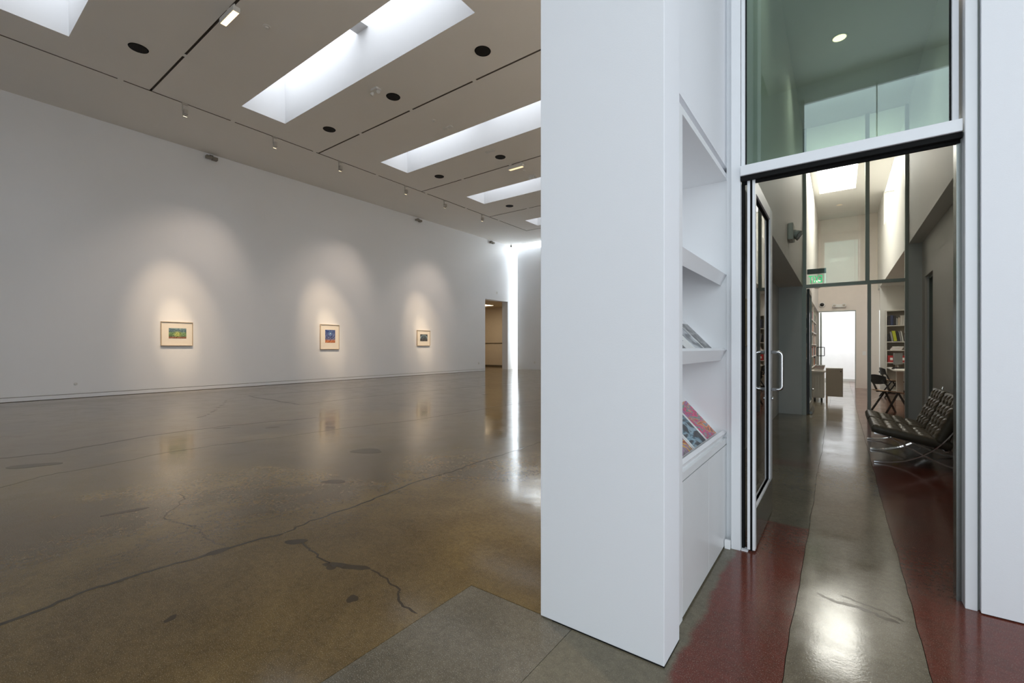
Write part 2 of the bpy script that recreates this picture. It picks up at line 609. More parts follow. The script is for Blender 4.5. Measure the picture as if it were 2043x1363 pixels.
TRKM = plain('recessed_track', (.17, .145, .12), .6)
for a, b, c, d in slots:
    bm = bmesh.new()
    quad(bm, (a, c, H), (b, c, H), (b, c, H + .04), (a, c, H + .04))
    quad(bm, (a, d, H), (b, d, H), (b, d, H + .04), (a, d, H + .04))
    quad(bm, (a, c, H), (a, d, H), (a, d, H + .04), (a, c, H + .04))
    quad(bm, (b, c, H), (b, d, H), (b, d, H + .04), (b, c, H + .04))
    quad(bm, (a, c, H + .04), (b, c, H + .04), (b, d, H + .04), (a, d, H + .04))
    struct('track_channel', bm, TRKM, ceiling)
    # small white joiners bridging the slot
    L = (b - a) if (b - a) > (d - c) else (d - c)
    n = int(L // 2.4)
    for k in range(1, n + 1):
        t = k / (n + 1)
        if (b - a) > (d - c):
            x = a + (b - a) * t
            struct('track_joiner', B(x - .05, x + .05, c, d, H - .001, H + .01), CEIL, ceiling)
        else:
            y = c + (d - c) * t
            struct('track_joiner', B(a, b, y - .05, y + .05, H - .001, H + .01), CEIL, ceiling)

# long left wall: door opening and slit window at its far end
DY0, DY1, DZ = 18.99, 21.06, 3.98
wbm = rect_wall_with_holes([-4.0, DY0, DY1, 23.6], [.115, DZ, H], lambda u, v: DY0 < u < DY1 and v < DZ, lambda u, v: (WX, u, v))
quad(wbm, (WX, DY1, 0), (WX, 23.6, 0), (WX, 23.6, .115), (WX, DY1, .115))
quad(wbm, (WX, -4, .115), (WX - .03, -4, .115), (WX - .03, DY0, .115), (WX, DY0, .115))
# reveals of the opening
T = .41
quad(wbm, (WX, DY0, 0), (WX - T, DY0, 0), (WX - T, DY0, DZ), (WX, DY0, DZ))
quad(wbm, (WX, DY1, 0), (WX - T, DY1, 0), (WX - T, DY1, DZ), (WX, DY1, DZ))
quad(wbm, (WX, DY0, DZ), (WX - T, DY0, DZ), (WX - T, DY1, DZ), (WX, DY1, DZ))
quad(wbm, (WX - T, -4, 0), (WX - T, DY0, 0), (WX - T, DY0, H), (WX - T, -4, H))
struct('wall_left', wbm, WALL)
struct('baseboard_left', B(WX - .028, WX - .004, -4, DY0, .010, .102), WALL)
struct('trim_9', B(WX - .05, WX - .0285, -4, DY0, 0, .125), plain('painted_gap_shade', (.22, .20, .17), .8))  # dark colour stands in for the shade in the baseboard gap

# far end: free standing panel, behind it a tall window that washes the end of the long wall
EY = 21.6
struct('wall_far', B(-15.43, -1.17, EY, EY + .25, .004, 7.03), WALL)
bm = bmesh.new()
quad(bm, (WX, 21.3, 7.3), (WX, 23.6, 7.3), (WX, 23.6, 8.6), (WX, 21.3, 8.6))
quad(bm, (-9.6, 21.86, 0), (-9.6, 23.6, 0), (-9.6, 23.6, 8.6), (-9.6, 21.86, 8.6))
quad(bm, (WX, 21.3, 8.6), (-1.16, 21.3, 8.6), (-1.16, 23.6, 8.6), (WX, 23.6, 8.6))
quad(bm, (WX, 21.3, 7.3), (-1.16, 21.3, 7.3), (-1.16, 21.3, 8.6), (WX, 21.3, 8.6))
quad(bm, (-9.6, 23.6, 0), (-1.16, 23.6, 0), (-1.16, 23.6, 8.6), (-9.6, 23.6, 8.6))
struct('wall_light_slot', bm, WALL)
w1 = sroot('window_1')
struct('frosted_pane', B(WX + .02, -9.62, 23.60, 23.62, 0, 8.58), PLASTIC, w1)
struct('window_frame', box(B(WX + .001, WX + .04, 23.56, 23.595, 0, 8.55), -9.68, -9.61, 23.56, 23.595, 0, 8.55), ALU, w1)
struct('panel_stay', B(-15.36, -15.33, EY + .10, EY + .13, 7.03, 8.59), ALU, w1)

# side room seen through the doorway
sr = bmesh.new()
quad(sr, (-20.4, 23.7, 0), (WX - T, 23.7, 0), (WX - T, 23.7, 4), (-20.4, 23.7, 4))
quad(sr, (-20.4, 16, 0), (-20.4, 23.7, 0), (-20.4, 23.7, 4), (-20.4, 16, 4))
quad(sr, (-20.4, 16, 0), (WX - T, 16, 0), (WX - T, 16, 4), (-20.4, 16, 4))
quad(sr, (-20.4, 16, 4), (WX - T, 16, 4), (WX - T, 23.7, 4), (-20.4, 23.7, 4))
quad(sr, (WX - T - .002, DY1, 0), (WX - T - .002, 23.7, 0), (WX - T - .002, 23.7, 4), (WX - T - .002, DY1, 4))
struct('wall_side_room', sr, plain('tan_lit_wall', (.70, .62, .50), .6))
struct('trim_2', B(-20.3, WX - T - .05, 23.64, 23.695, 1.57, 1.60), plain('dark_rail', (.12, .09, .06), .5))
struct('trim_3', B(-20.3, WX - T - .05, 23.67, 23.695, 0, .10), plain('dark_base', (.12, .10, .07), .5))

# rear and right-hand shell
bm = bmesh.new()
quad(bm, (WX - .4, -4, 0), (-.6, -4, 0), (-.6, -4, H), (WX - .4, -4, H))
quad(bm, (-.6, -4, 6.07), (2.82, -4, 6.07), (2.82, -4, H), (-.6, -4, H))
quad(bm, (2.82, -4, 0), (3.6, -4, 0), (3.6, -4, H), (2.82, -4, H))
struct('wall_rear', bm, WALL)
w2 = sroot('window_2')
struct('window_frame', box(box(B(.53, .548, -3.96, -3.90, 0, 6.07), -.6, -.55, -3.96, -3.90, 0, 6.07), -.6, 2.82, -3.96, -3.90, 6.0, 6.07), ALU, w2)
struct('pane', B(-.6, 2.82, -4.02, -4.01, 0, 6.07), GLASS, w2)
struct('outer_blind', B(-.6, 2.82, -4.10, -4.09, 0, 6.07), PLASTIC, w2)
bm = bmesh.new()
quad(bm, (3.5, -4, 0), (3.5, 3.1, 0), (3.5, 3.1, HE), (3.5, -4, HE))
struct('wall_entry_side', bm, WALL)
bm = bmesh.new()
box(bm, -1.164, 3.6, -4, 3.26, HE, HE + .1)
quad(bm, (-1.164, -4, HE), (-1.164, 1.822, HE), (-1.164, 1.822, H), (-1.164, -4, H))
struct('ceiling_entry', bm, CEIL)
bm = bmesh.new()
box(bm, .557, 3.6, 3.105, 3.30, .006, HE)
struct('wall_right', bm, WALL)

# pillar and the wall that carries the bookcase
bm = bmesh.new()
box(bm, -1.164, -.572, 1.822, 2.035, .006, H, bev=.003, seg=2)
struct('wall_pillar', bm, WALL)
bm = bmesh.new()
box(bm, -1.164, -.603, 2.035, 3.305, 2.487, H)
box(bm, -1.164, -.625, 2.035, 3.305, 2.447, 2.487)
box(bm, -1.164, -.975, 2.035, 3.305, 0, 2.447)
struct('wall_bookcase_side', bm, WALL)
struct('trim_4', B(-1.10, -.5725, 1.8235, 2.03, 0, .006), BLACK)
struct('trim_5', B(-.6, -.567, 3.14, 3.165, 0, .055, bev=.002), LACQ)

struct('wall_gallery_right', B(-1.20, -1.168, 2.04, 22.3, 0, H), WALL)
struct('trim_7', B(-.625, -.562, 3.306, 3.32, 0, HE), LACQ)
struct('trim_8', B(-.603, -.566, 3.225, 3.318, 0, HE), LACQ)
# corridor walls
bm = bmesh.new()
box(bm, -1.164, -.57, 3.31, 18.0, 2.48, H)
struct('wall_corridor_left_upper', bm, WALL2)
bm = bmesh.new()
box(bm, -1.164, -.97, 3.31, 10.27, 0, 2.48)
box(bm, -1.164, -.90, 10.33, 18.0, 0, 2.48)
struct('wall_corridor_left', bm, PANEL)
bm = bmesh.new()
box(bm, -.97, -.585, 10.26, 10.36, 0, 2.48)
struct('wall_partition_left', bm, PANEL)
bm = bmesh.new()
box(bm, .96, 1.5, 3.31, 10.3, 3.08, H)
box(bm, .96, 1.5, 10.3, 18.0, 3.08, 4.58)
box(bm, .96, 1.5, 10.3, 12.7, 4.58, H)
box(bm, .96, 1.5, 15.6, 18.0, 4.58, H)
box(bm, 1.5, 1.6, 10.3, 18.0, 3.08, H)
struct('wall_corridor_right_upper', bm, WALL2)
bm = bmesh.new()
box(bm, 1.133, 1.5, 3.31, 9.18, 0, 3.08)
box(bm, 1.133, 1.5, 9.97, 10.36, 0, 3.08)
box(bm, 1.133, 1.5, 9.18, 9.97, 2.463, 3.08)
struct('wall_corridor_right', bm, WALL2)
bm = bmesh.new()
box(bm, .957, 1.133, 10.26, 10.36, 0, 3.08)
struct('wall_partition_right', bm, PANEL)
cc = rect_wall_with_holes([-.57, -.44, .34, .96], [3.26, 11.8, 14.85, 18.0], lambda u, v: -.44 < u < .34 and 11.8 < v < 14.85, lambda u, v: (u, v, HC))
quad(cc, (-.44, 11.8, HC), (.34, 11.8, HC), (.34, 11.8, HC + .3), (-.44, 11.8, HC + .3))
quad(cc, (-.44, 14.85, HC), (.34, 14.85, HC), (.34, 14.85, HC + .3), (-.44, 14.85, HC + .3))
quad(cc, (-.44, 11.8, HC), (-.44, 14.85, HC), (-.44, 14.85, HC + .3), (-.44, 11.8, HC + .3))
quad(cc, (.34, 11.8, HC), (.34, 14.85, HC), (.34, 14.85, HC + .3), (.34, 11.8, HC + .3))
quad(cc, (-.44, 11.8, HC + .3), (.34, 11.8, HC + .3), (.34, 14.85, HC + .3), (-.44, 14.85, HC + .3))
quad(cc, (.96, 12.7, HC), (1.5, 12.7, HC), (1.5, 15.6, HC), (.96, 15.6, HC))
struct('ceiling_corridor', cc, WALL2)
# back wall of the office with its bright opening
bm = bmesh.new()
for x0, x1, z0, z1 in [(-1.0, -.55, 0, 2.46), (.40, 1.0, 0, 2.46), (-1.0, 1.5, 2.46, HC + .1)]:
    box(bm, x0, x1, 18.0, 18.15, z0, z1)
struct('wall_office_back', bm, plain('warm_office_paint', (.72, .66, .60), .6))
struct('wall_office_side_back', B(.96, 4.2, 17.0, 17.1, 0, 3.1), WALL2)
bm = bmesh.new()
quad(bm, (1.5, 10.36, 0), (4.2, 10.36, 0), (4.2, 10.36, 3.08), (1.5, 10.36, 3.08))
quad(bm, (4.2, 10.36, 0), (4.2, 17.1, 0), (4.2, 17.1, 3.08), (4.2, 10.36, 3.08))
struct('wall_office_side', bm, WALL2)
struct('ceiling_office_side', B(1.5, 4.2, 10.36, 17.1, 3.08, 3.12), WALL2)
bm = bmesh.new()
quad(bm, (-3, 21.3, 0), (4, 21.3, 0), (4, 21.3, 3.6), (-3, 21.3, 3.6))
quad(bm, (-3, 18.15, 0), (-3, 21.3, 0), (-3, 21.3, 3.6), (-3, 18.15, 3.6))
quad(bm, (4, 18.15, 0), (4, 21.3, 0), (4, 21.3, 3.6), (4, 18.15, 3.6))
quad(bm, (-3, 18.15, 3.6), (4, 18.15, 3.6), (4, 21.3, 3.6), (-3, 21.3, 3.6))
struct('wall_far_room', bm, plain('bright_white_paint', (.86, .87, .87), .7))
struct('baseboard_far_room', B(-3, 4, 21.27, 21.295, 0, .09), plain('grey_base', (.45, .45, .43), .6))
# door in the right-hand corridor wall
d2 = sroot('door_2')
struct('door_leaf', B(1.30, 1.34, 9.22, 9.93, 0, 2.42), ALUDK, d2)
struct('door_frame', box(box(B(1.18, 1.30, 9.93, 9.965, 0, 2.45), 1.18, 1.30, 9.185, 9.22, 0, 2.45), 1.18, 1.30, 9.185, 9.965, 2.42, 2.455), GREYF, d2)
struct('frame_bead', box(B(1.16, 1.18, 9.94, 9.955, 0, 2.45), 1.16, 1.18, 9.90, 9.915, 0, 2.42), ALU, d2)

# ------------------------------------------------------------------ entrance frame (door_1) with tinted transom
d1 = sroot('door_1')
struct('jamb', B(-.565, -.510, 3.16, 3.30, 0, HE, bev=.004), ALU, d1)
struct('jamb', B(.503, .548, 3.125, 3.28, 0, HE, bev=.004), ALU, d1)
struct('jamb_recess', B(.484, .503, 3.20, 3.28, 0, 2.40), ALUDK, d1)
struct('jamb_recess', B(.548, .558, 3.15, 3.28, 0, HE), GREYF, d1)
struct('header', B(-.508, .498, 3.135, 3.25, 2.385, 2.448, bev=.004), ALU, d1)
struct('header_gasket', box(box(B(-.508, .498, 3.15, 3.175, 2.357, 2.385), -.508, .498, 3.195, 3.215, 2.345, 2.385), -.508, .498, 3.178, 3.192, 2.362, 2.385), BLACK, d1)
struct('transom_stile', B(-.508, -.486, 3.17, 3.24, 2.448, HE, bev=.003), ALU, d1)
struct('transom_stile', B(.463, .489, 3.17, 3.24, 2.448, HE, bev=.003), ALU, d1)
struct('glazing_bead', box(B(-.486, -.482, 3.19, 3.22, 2.448, HE), .459, .463, 3.19, 3.22, 2.448, HE), BLACK, d1)
struct('transom_pane', B(-.482, .459, 3.20, 3.208, 2.448, HE), GLASS_T, d1)


def pull_handle(x_in, x_out, y, z0, z1, r, m, parent, name='pull_handle'):
    rc = .028
    s = 1 if x_out > x_in else -1
    pts = [(x_in, y, z1)]
    for k in range(6):
        a = math.pi / 2 * k / 5
        pts.append((x_out - s * rc + s * rc * math.sin(a), y, z1 - rc + rc * math.cos(a)))
    for k in range(6):
        a = math.pi / 2 * k / 5
        pts.append((x_out - s * rc + s * rc * math.cos(a), y, z0 + rc - rc * math.sin(a)))
    pts.append((x_in, y, z0))
    return obj(name, sweep(bmesh.new(), pts, circ(r, 12), up=(0, 1, 0)), m, parent)


gd = thing('glass_door', 'tall glazed aluminium door standing open inward at the left of the entrance, with steel pull handles', 'door', (-.4525, 3.21, 0))
def G(x0, x1, y0, y1, z0, z1, bev=0.0):
    return B(x0 + .4525, x1 + .4525, y0 - 3.21, y1 - 3.21, z0, z1, bev=bev)
st = bmesh.new()
merge(st, G(-.475, -.459, 3.185, 3.235, .012, 2.375, .002))
merge(st, G(-.446, -.430, 3.185, 3.235, .012, 2.375, .002))
obj('hinge_stile', st, ALU, gd)
obj('brush_seal', G(-.460, -.445, 3.192, 3.24, .004, 2.37), BLACK, gd)
obj('lock_stile', G(-.475, -.430, 3.955, 4.075, .012, 2.375, .003), ALU, gd)
obj('top_rail', G(-.474, -.431, 3.235, 3.955, 2.285, 2.375, .002), ALU, gd)
obj('bottom_rail', G(-.4755, -.4295, 3.236, 4.074, .012, .265, .002), ALUDK, gd)  # dark metal colour stands in for the dark corridor floor it reflects
obj('glazing_gasket', box(box(G(-.464, -.441, 3.943, 3.955, .285, 2.285), -.0115, .0115, .025, .745, .27, .285), -.0115, .0115, .025, .745, 2.275, 2.285), BLACK, gd)
obj('sill_bead', G(-.474, -.431, 3.24, 3.955, .265, .285, .002), ALU, gd)
obj('pane', G(-.456, -.449, 3.235, 3.95, .28, 2.29), GLASS_D, gd)
h1 = pull_handle(.0225, .0945, .80, .972, 1.262, .0125, STEEL, gd)
h2 = pull_handle(-.0225, -.060, .80, .972, 1.262, .0125, STEEL, gd)
kb = bmesh.new()
cyl(kb, (.0225, .80, .90), (.040, .80, .90), .014, .012)
cyl(kb, (-.0225, .80, .90), (-.040, .80, .90), .014, .012)
obj('lock_cylinder', kb, STEEL, gd)
pv = bmesh.new()
cyl(pv, (0, .012, -.0), (0, .012, .012), .012)
obj('floor_pivot', pv, STEEL, gd)
struct('threshold_plate', B(-.508, -.47, 3.17, 3.23, 0, .006), ALU, d1)
struct('side_gasket', B(-.510, -.494, 3.205, 3.235, 0, 2.35), BLACK, d1)

# ------------------------------------------------------------------ second glazed partition across the corridor
w3 = sroot('window_3')
PY = 10.3
struct('mullion', B(-.585, -.515, PY - .05, PY + .05, 0, HC), GREYF, w3)
struct('mullion', B(.375, .435, PY - .05, PY + .05, 2.50, HC), GREYF, w3)
struct('mullion', B(.405, .455, PY - .05, PY + .05, 0, 2.44), GREYF, w3)
struct('mullion', B(.915, .957, PY - .05, PY + .05, 0, HC), GREYF, w3)
struct('transom_bar', B(-.515, .915, PY - .05, PY + .05, 2.44, 2.50), GREYF, w3)
struct('pane', B(-.515, .375, PY - .005, PY + .005, 2.50, HC), GLASS, w3)
struct('pane', B(.435, .915, PY - .005, PY + .005, 2.50, HC), GLASS, w3)
struct('pane', B(.455, .915, PY - .005, PY + .005, 0, 2.44), GLASS, w3)
gd2 = thing('glass_door', 'dark framed glass door folded open under the exit sign at the corridor partition', 'door', (-.49, 10.36, 0))
obj('hinge_stile', B(-.022, .022, 0, .05, .01, 2.43), BLACKM, gd2)
obj('lock_stile', B(.024, .066, .0, .9, .01, .06), ALUDK, gd2)
obj('lock_stile_post', B(-.02, .02, .86, .92, .01, 2.43), GREYF, gd2)
obj('top_rail', B(-.02, .02, .05, .86, 2.35, 2.43), GREYF, gd2)
obj('bottom_rail', B(-.02, .02, .05, .86, .06, .2), GREYF, gd2)
obj('pane', B(-.004, .004, .05, .86, .2, 2.35), GLASS, gd2)
kb = bmesh.new()
cyl(kb, (.02, .89, .42), (.06, .89, .42), .02)
obj('door_stop', kb, STEEL, gd2)

# frameless leaf ajar in the far opening, with black square pull
gd3 = thing('glass_door', 'slim glass door with black square pull handle ajar in the bright back opening', 'door', (-.50, 17.9, 0))
obj('edge_rail', B(-.02, .03, -.02, .02, .01, 2.44), GREYF, gd3)
obj('pane', B(-.22, -.02, -.006, .006, .01, 2.44), GLASS, gd3)
hb = bmesh.new()
for a, b in [((-.10, -.05, 1.02), (-.10, -.05, 1.30)), ((.10, -.05, 1.02), (.10, -.05, 1.30)), ((-.10, -.05, 1.30), (.10, -.05, 1.30)), ((-.10, -.05, 1.02), (.10, -.05, 1.02))]:
    sweep(hb, [a, b], rect(.008, .008))
obj('pull_handle', hb, BLACKM, gd3)

# ------------------------------------------------------------------ exit sign (read from its far side)
ex = thing('exit_sign', 'green lettered EXIT sign seen reversed, on a clear panel hanging below a grey bar', 'sign', (-.355, 10.326, 0))
obj('mount_bar', B(-.15, .15, -.02, .03, 2.705, 2.80, bev=.003), plain('grey_sign_mount', (.25, .27, .24), .4), ex)
obj('acrylic_panel', B(-.145, .145, .004, .010, 2.505, 2.705), glass('acrylic', (.92, .98, .94), 1.5, .06), ex)
fc = bpy.data.curves.new('letters', 'FONT')
fc.body = 'EXIT'
fc.size = .20
fc.align_x = 'CENTER'
fc.extrude = .002
fc.offset = .0025
fo = bpy.data.objects.new('letters_tmp', fc)
COL.objects.link(fo)
bpy.context.view_layer.update()
me = bpy.data.meshes.new_from_object(fo.evaluated_get(bpy.context.evaluated_depsgraph_get()))
bpy.data.objects.remove(fo)
me.materials.append(emit('green_sign_light', (.01, .80, .30), .8))
lt = bpy.data.objects.new('letters', me)
COL.objects.link(lt)
lt.parent = ex
xs = [v.co.x for v in me.vertices]
sc = .215 / (max(xs) - min(xs))
lt.scale = (sc, 1, 1)
lt.location = (-.015, .0125, 2.535)
lt.rotation_euler = (R(90), 0, R(180))

# ------------------------------------------------------------------ built-in display bookcase
bc = thing('display_bookcase', 'tall white built-in bookcase with sloping shelves and cupboard doors in the pillar side', 'bookcase', (-.80, 2.66, 0))
def K(x0, x1, y0, y1, z0, z1, bev=0.0):
    return B(x0 + .80, x1 + .80, y0 - 2.66, y1 - 2.66, z0, z1, bev=bev)
obj('side_panel', K(-.97, -.603, 2.04, 2.195, .0, 2.445), LACQ, bc)
obj('side_panel', K(-.97, -.603, 3.245, 3.30, .0, 2.445), LACQ, bc)
obj('top_board', K(-.97, -.603, 2.195, 3.245, 2.41, 2.445), LACQ, bc)
obj('back_panel', K(-.975, -.955, 2.195, 3.245, .66, 2.41), LACQ, bc)
obj('counter', K(-.955, -.612, 2.195, 3.245, .662, .690), LACQ2, bc)
obj('apron', K(-.640, -.603, 2.195, 3.245, .662, .700, .001), LACQ2, bc)
for z0 in (.70, 1.245, 1.745):
    # sloping board and upright lip, at right angles
    sb = bmesh.new()
    tipx, tipz = -.606, z0 + .036
    hx, hz = -.645, z0 - .002     # inner corner
    ang = R(46)
    bx, bz = -.945, hz + .30 * math.tan(ang)
    t = .018
    P = [(hx, hz), (bx, bz), (bx - t * math.sin(ang), bz + t * math.cos(ang) * 0 - t * .7), (hx, hz - t)]
    va = [sb.verts.new((x + .80, 2.195 - 2.66, z)) for x, z in P]
    vb = [sb.verts.new((x + .80, 3.245 - 2.66, z)) for x, z in P]
    sb.faces.new(va)
    sb.faces.new(vb[::-1])
    for i in range(4):
        sb.faces.new([va[i], va[(i + 1) % 4], vb[(i + 1) % 4], vb[i]])
    s = obj('sloping_shelf', sb, LACQ, bc)
    lb = bmesh.new()
    P = [(tipx, tipz), (tipx - .018, tipz + .014), (hx - .018, hz + .0), (hx + .004, hz - .030)]
    va = [lb.verts.new((x + .80, 2.195 - 2.66, z)) for x, z in P]
    vb = [lb.verts.new((x + .80, 3.245 - 2.66, z)) for x, z in P]
    lb.faces.new(va)
    lb.faces.new(vb[::-1])
    for i in range(4):
        lb.faces.new([va[i], va[(i + 1) % 4], vb[(i + 1) % 4], vb[i]])
    obj('lip', lb, LACQ, bc)
obj('cupboard_door', K(-.625, -.603, 2.198, 2.724, .012, .656, .001), LACQ2, bc)
obj('cupboard_door', K(-.625, -.603, 2.729, 3.243, .012, .656, .001), LACQ2, bc)
obj('carcass', K(-.955, -.63, 2.195, 3.245, .0, .656), LACQ, bc)


def cover(name, stops, scale, dist, seed, rough=.3):
    m, nt, b = newmat(name)
    tc = nd(nt, 'ShaderNodeTexCoord').outputs['Object']
    mp = nd(nt, 'ShaderNodeMapping')
    mp.inputs['Location'].default_value = (seed * 3.1, seed * 1.7, seed)
    mp.inputs['Rotation'].default_value = (0, 0, .6)
    mp.inputs['Scale'].default_value = (1, 2.2, 1)
    nt.links.new(tc, mp.inputs[0])
    n = noise(nt, mp.outputs[0], scale * .75, 2.5, .5, dist * .5)
    nt.links.new(ramp(nt, n.outputs[0], stops), b.inputs['Base Color'])
    b.inputs['Roughness'].default_value = rough
    return m


COV = {
    'pink': cover('pink_marbled_cover', [(.30, (.05, .06, .05)), (.38, (.50, .10, .03)), (.43, (.85, .30, .03)), (.47, (.28, .22, .38)), (.51, (.06, .28, .12)), (.54, (.80, .02, .20)), (.60, (.45, .03, .10)), (.68, (.25, .22, .45))], 7, 3.2, 1),
    'blue': cover('dark_blue_painterly_cover', [(.36, (.01, .015, .02)), (.46, (.02, .04, .05)), (.54, (.16, .30, .38)), (.60, (.34, .48, .55)), (.66, (.03, .05, .06))], 7, 2.0, 4),
    'yellow': cover('yellow_purple_cover', [(.36, (.10, .02, .03)), (.44, (.40, .08, .05)), (.50, (.85, .62, .02)), (.55, (.30, .12, .30)), (.62, (.42, .30, .40)), (.70, (.05, .12, .04))], 10, 2.0, 8),
    'grey': cover('grey_photo_cover', [(.34, (.02, .02, .02)), (.48, (.10, .10, .10)), (.56, (.32, .32, .32)), (.66, (.05, .05, .05))], 9, 1.2, 2),
    'mist': cover('pale_photo_cover', [(.42, (.60, .62, .64)), (.52, (.42, .44, .46)), (.60, (.10, .11, .12))], 6, 1.0, 5),
    'brown': cover('dark_brown_cover', [(.38, (.03, .025, .022)), (.55, (.10, .08, .07)), (.68, (.30, .27, .24))], 8, 1.2, 9),
}


def magazine(y0, w, h, tilt_z, cov, label, thick=.006, lift=0.0, text=False, top_gap=0.0):
    """lies on the sloping board; origin at its lower edge"""
    ang = R(46)
    root = thing('magazine', label, 'magazine', (-.6655, y0 + w / 2, tilt_z + .0215 + lift))
    # local frame: u along Y, v up the slope
    M = Matrix(((0, -math.cos(ang), math.sin(ang)), (1, 0, 0), (0, math.sin(ang), math.cos(ang)))).to_4x4()
    def part(name, u0, u1, v0, v1, n0, n1, m):
        o = obj(name, B(u0, u1, v0, v1, n0, n1), m, root)
        o.matrix_local = M
        return o
    part('pages', -w / 2, w / 2, 0, h, .001, thick, PAPER)
    part('cover', -w / 2 + .004, w / 2 - .004, .004, h - .004, thick, thick + .0012, cov)
    if text:
        bm = bmesh.new()
        for k in range(9):
            box(bm, -w / 2 + .02, w / 2 - .03 - .02 * (k % 3), h - .05 - k * .016, h - .047 - k * .016, thick + .0012, thick + .0015)
        o = obj('printed_lines', bm, BLACKM, root)
        o.matrix_local = M
    return root


zb = .70
magazine(2.945, .255, .285, zb, COV['pink'], 'magazine with swirling pink, orange and green cover on the lowest sloping shelf', .009)
magazine(2.655, .262, .285, zb, COV['blue'], 'magazine with dark blue and black painterly cover on the lowest sloping shelf', .008)
magazine(2.350, .262, .285, zb, COV['yellow'], 'magazine with yellow and purple cover, half hidden at the near end of the lowest shelf', .008)
zb = 1.245
magazine(2.975, .20, .26, zb, COV['grey'], 'journal with dark grey striped photo cover at the far end of the middle shelf', .006)
magazine(2.745, .20, .27, zb, COV['mist'], 'pale grey pamphlet with misty picture on the middle shelf', .008)
magazine(2.585, .14, .27, zb, PAPER, 'white brochure with lines of small print on the middle shelf', .005, text=True)
magazine(2.335, .22, .26, zb, COV['brown'], 'dark brown covered booklet at the near end of the middle shelf', .006)
zb = 1.745
magazine(2.70, .24, .085, zb, PAPER, 'thin white leaflet barely showing over the lip of the top sloping shelf', .006)
magazine(2.40, .27, .13, zb, COV['grey'], 'grey folder peeking over the near end of the top sloping shelf', .007)


# ------------------------------------------------------------------ framed paintings
def painting_material(kind):
    m, nt, b = newmat('painted_' + kind)
    tc = nd(nt, 'ShaderNodeTexCoord').outputs['Generated']
    sep = nd(nt, 'ShaderNodeSeparateXYZ')
    nt.links.new(tc, sep.inputs[0])
    u, v = sep.outputs[1], sep.outputs[2]
    du = mth(nt, 'SUBTRACT', u, .5)
    nz = noise(nt, tc, 15, 3, .8, .5).outputs[0]
    wob = mth(nt, 'MULTIPLY', mth(nt, 'SUBTRACT', nz, .5), .28)
    vv = mth(nt, 'ADD', v, wob)
    def radial(cv, ku=1.0):
        dv = mth(nt, 'SUBTRACT', v, cv)
        return mth(nt, 'SQRT', mth(nt, 'ADD', mth(nt, 'POWER', mth(nt, 'ABSOLUTE', mth(nt, 'MULTIPLY', du, ku)), 2), mth(nt, 'POWER', mth(nt, 'ABSOLUTE', dv), 2)))
    if kind == 'meadow':
        c = ramp(nt, vv, [(.0, (.22, .05, .01)), (.13, (.45, .10, .02)), (.17, (.04, .10, .03)), (.30, (.12, .26, .06)), (.55, (.16, .34, .10)), (.64, (.05, .16, .16)), (.75, (.08, .20, .26)), (1.0, (.20, .36, .38))])
        r = radial(.42, 1.3)
        c = mix(nt, mth(nt, 'SUBTRACT', 1.0, sstep(nt, mth(nt, 'ADD', r, wob), .05, .38)), c, (.62, .66, .12))
        c = mix(nt, ramp(nt, nz, [(.58, (0, 0, 0)), (.70, (.6, .6, .6))]), c, (.40, .55, .40))
    elif kind == 'night':
        c = ramp(nt, vv, [(.0, (.10, .02, .01)), (.04, (.65, .14, .02)), (.15, (.75, .22, .06)), (.23, (.40, .18, .20)), (.30, (.03, .04, .20)), (.6, (.02, .05, .28)), (1.0, (.01, .08, .35))])
        r = radial(.72, .9)
        rings = mth(nt, 'SINE', mth(nt, 'MULTIPLY', r, 40))
        below = mth(nt, 'SUBTRACT', 1.0, sstep(nt, v, .70, .80))
        c = mix(nt, mth(nt, 'MULTIPLY', mth(nt, 'MULTIPLY', sstep(nt, rings, .1, .8), below), .55), c, (.22, .34, .68))
        c = mix(nt, mth(nt, 'SUBTRACT', 1.0, sstep(nt, r, .09, .20)), c, (.08, .25, .60))
        c = mix(nt, mth(nt, 'SUBTRACT', 1.0, sstep(nt, r, .035, .06)), c, (.95, .95, .98))
        c = mix(nt, mth(nt, 'SUBTRACT', 1.0, sstep(nt, vv, .16, .22)), c, (.70, .18, .03))
    else:
        c = ramp(nt, vv, [(.0, (.006, .006, .012)), (.3, (.01, .012, .03)), (.5, (.02, .05, .08)), (1.0, (.03, .08, .10))])
        r = radial(.42, .95)
        ring = mth(nt, 'MULTIPLY', sstep(nt, r, .36, .43), mth(nt, 'SUBTRACT', 1.0, sstep(nt, r, .46, .52)))
        up = sstep(nt, v, .25, .5)
        c = mix(nt, mth(nt, 'MULTIPLY', sstep(nt, r, .47, .53), up), c, (.008, .010, .012))
        c = mix(nt, mth(nt, 'MULTIPLY', ring, up), c, (.30, .42, .48))
        c = mix(nt, mth(nt, 'MULTIPLY', ramp(nt, nz, [(.52, (0, 0, 0)), (.66, (1, 1, 1))]), mth(nt, 'MULTIPLY', up, .35)), c, (.18, .34, .38))
    dab = noise(nt, tc, 10, 2, .6, .8).outputs[0]
    c = mix(nt, ramp(nt, dab, [(.38, (0, 0, 0)), (.60, (1, 1, 1))]), mix(nt, 1.0, c, (.45, .50, .55), 'MULTIPLY'), mix(nt, .16, c, (.85, .88, .80)))
    nt.links.new(c, b.inputs['Base Color'])
    b.inputs['Roughness'].default_value = .5
    return m


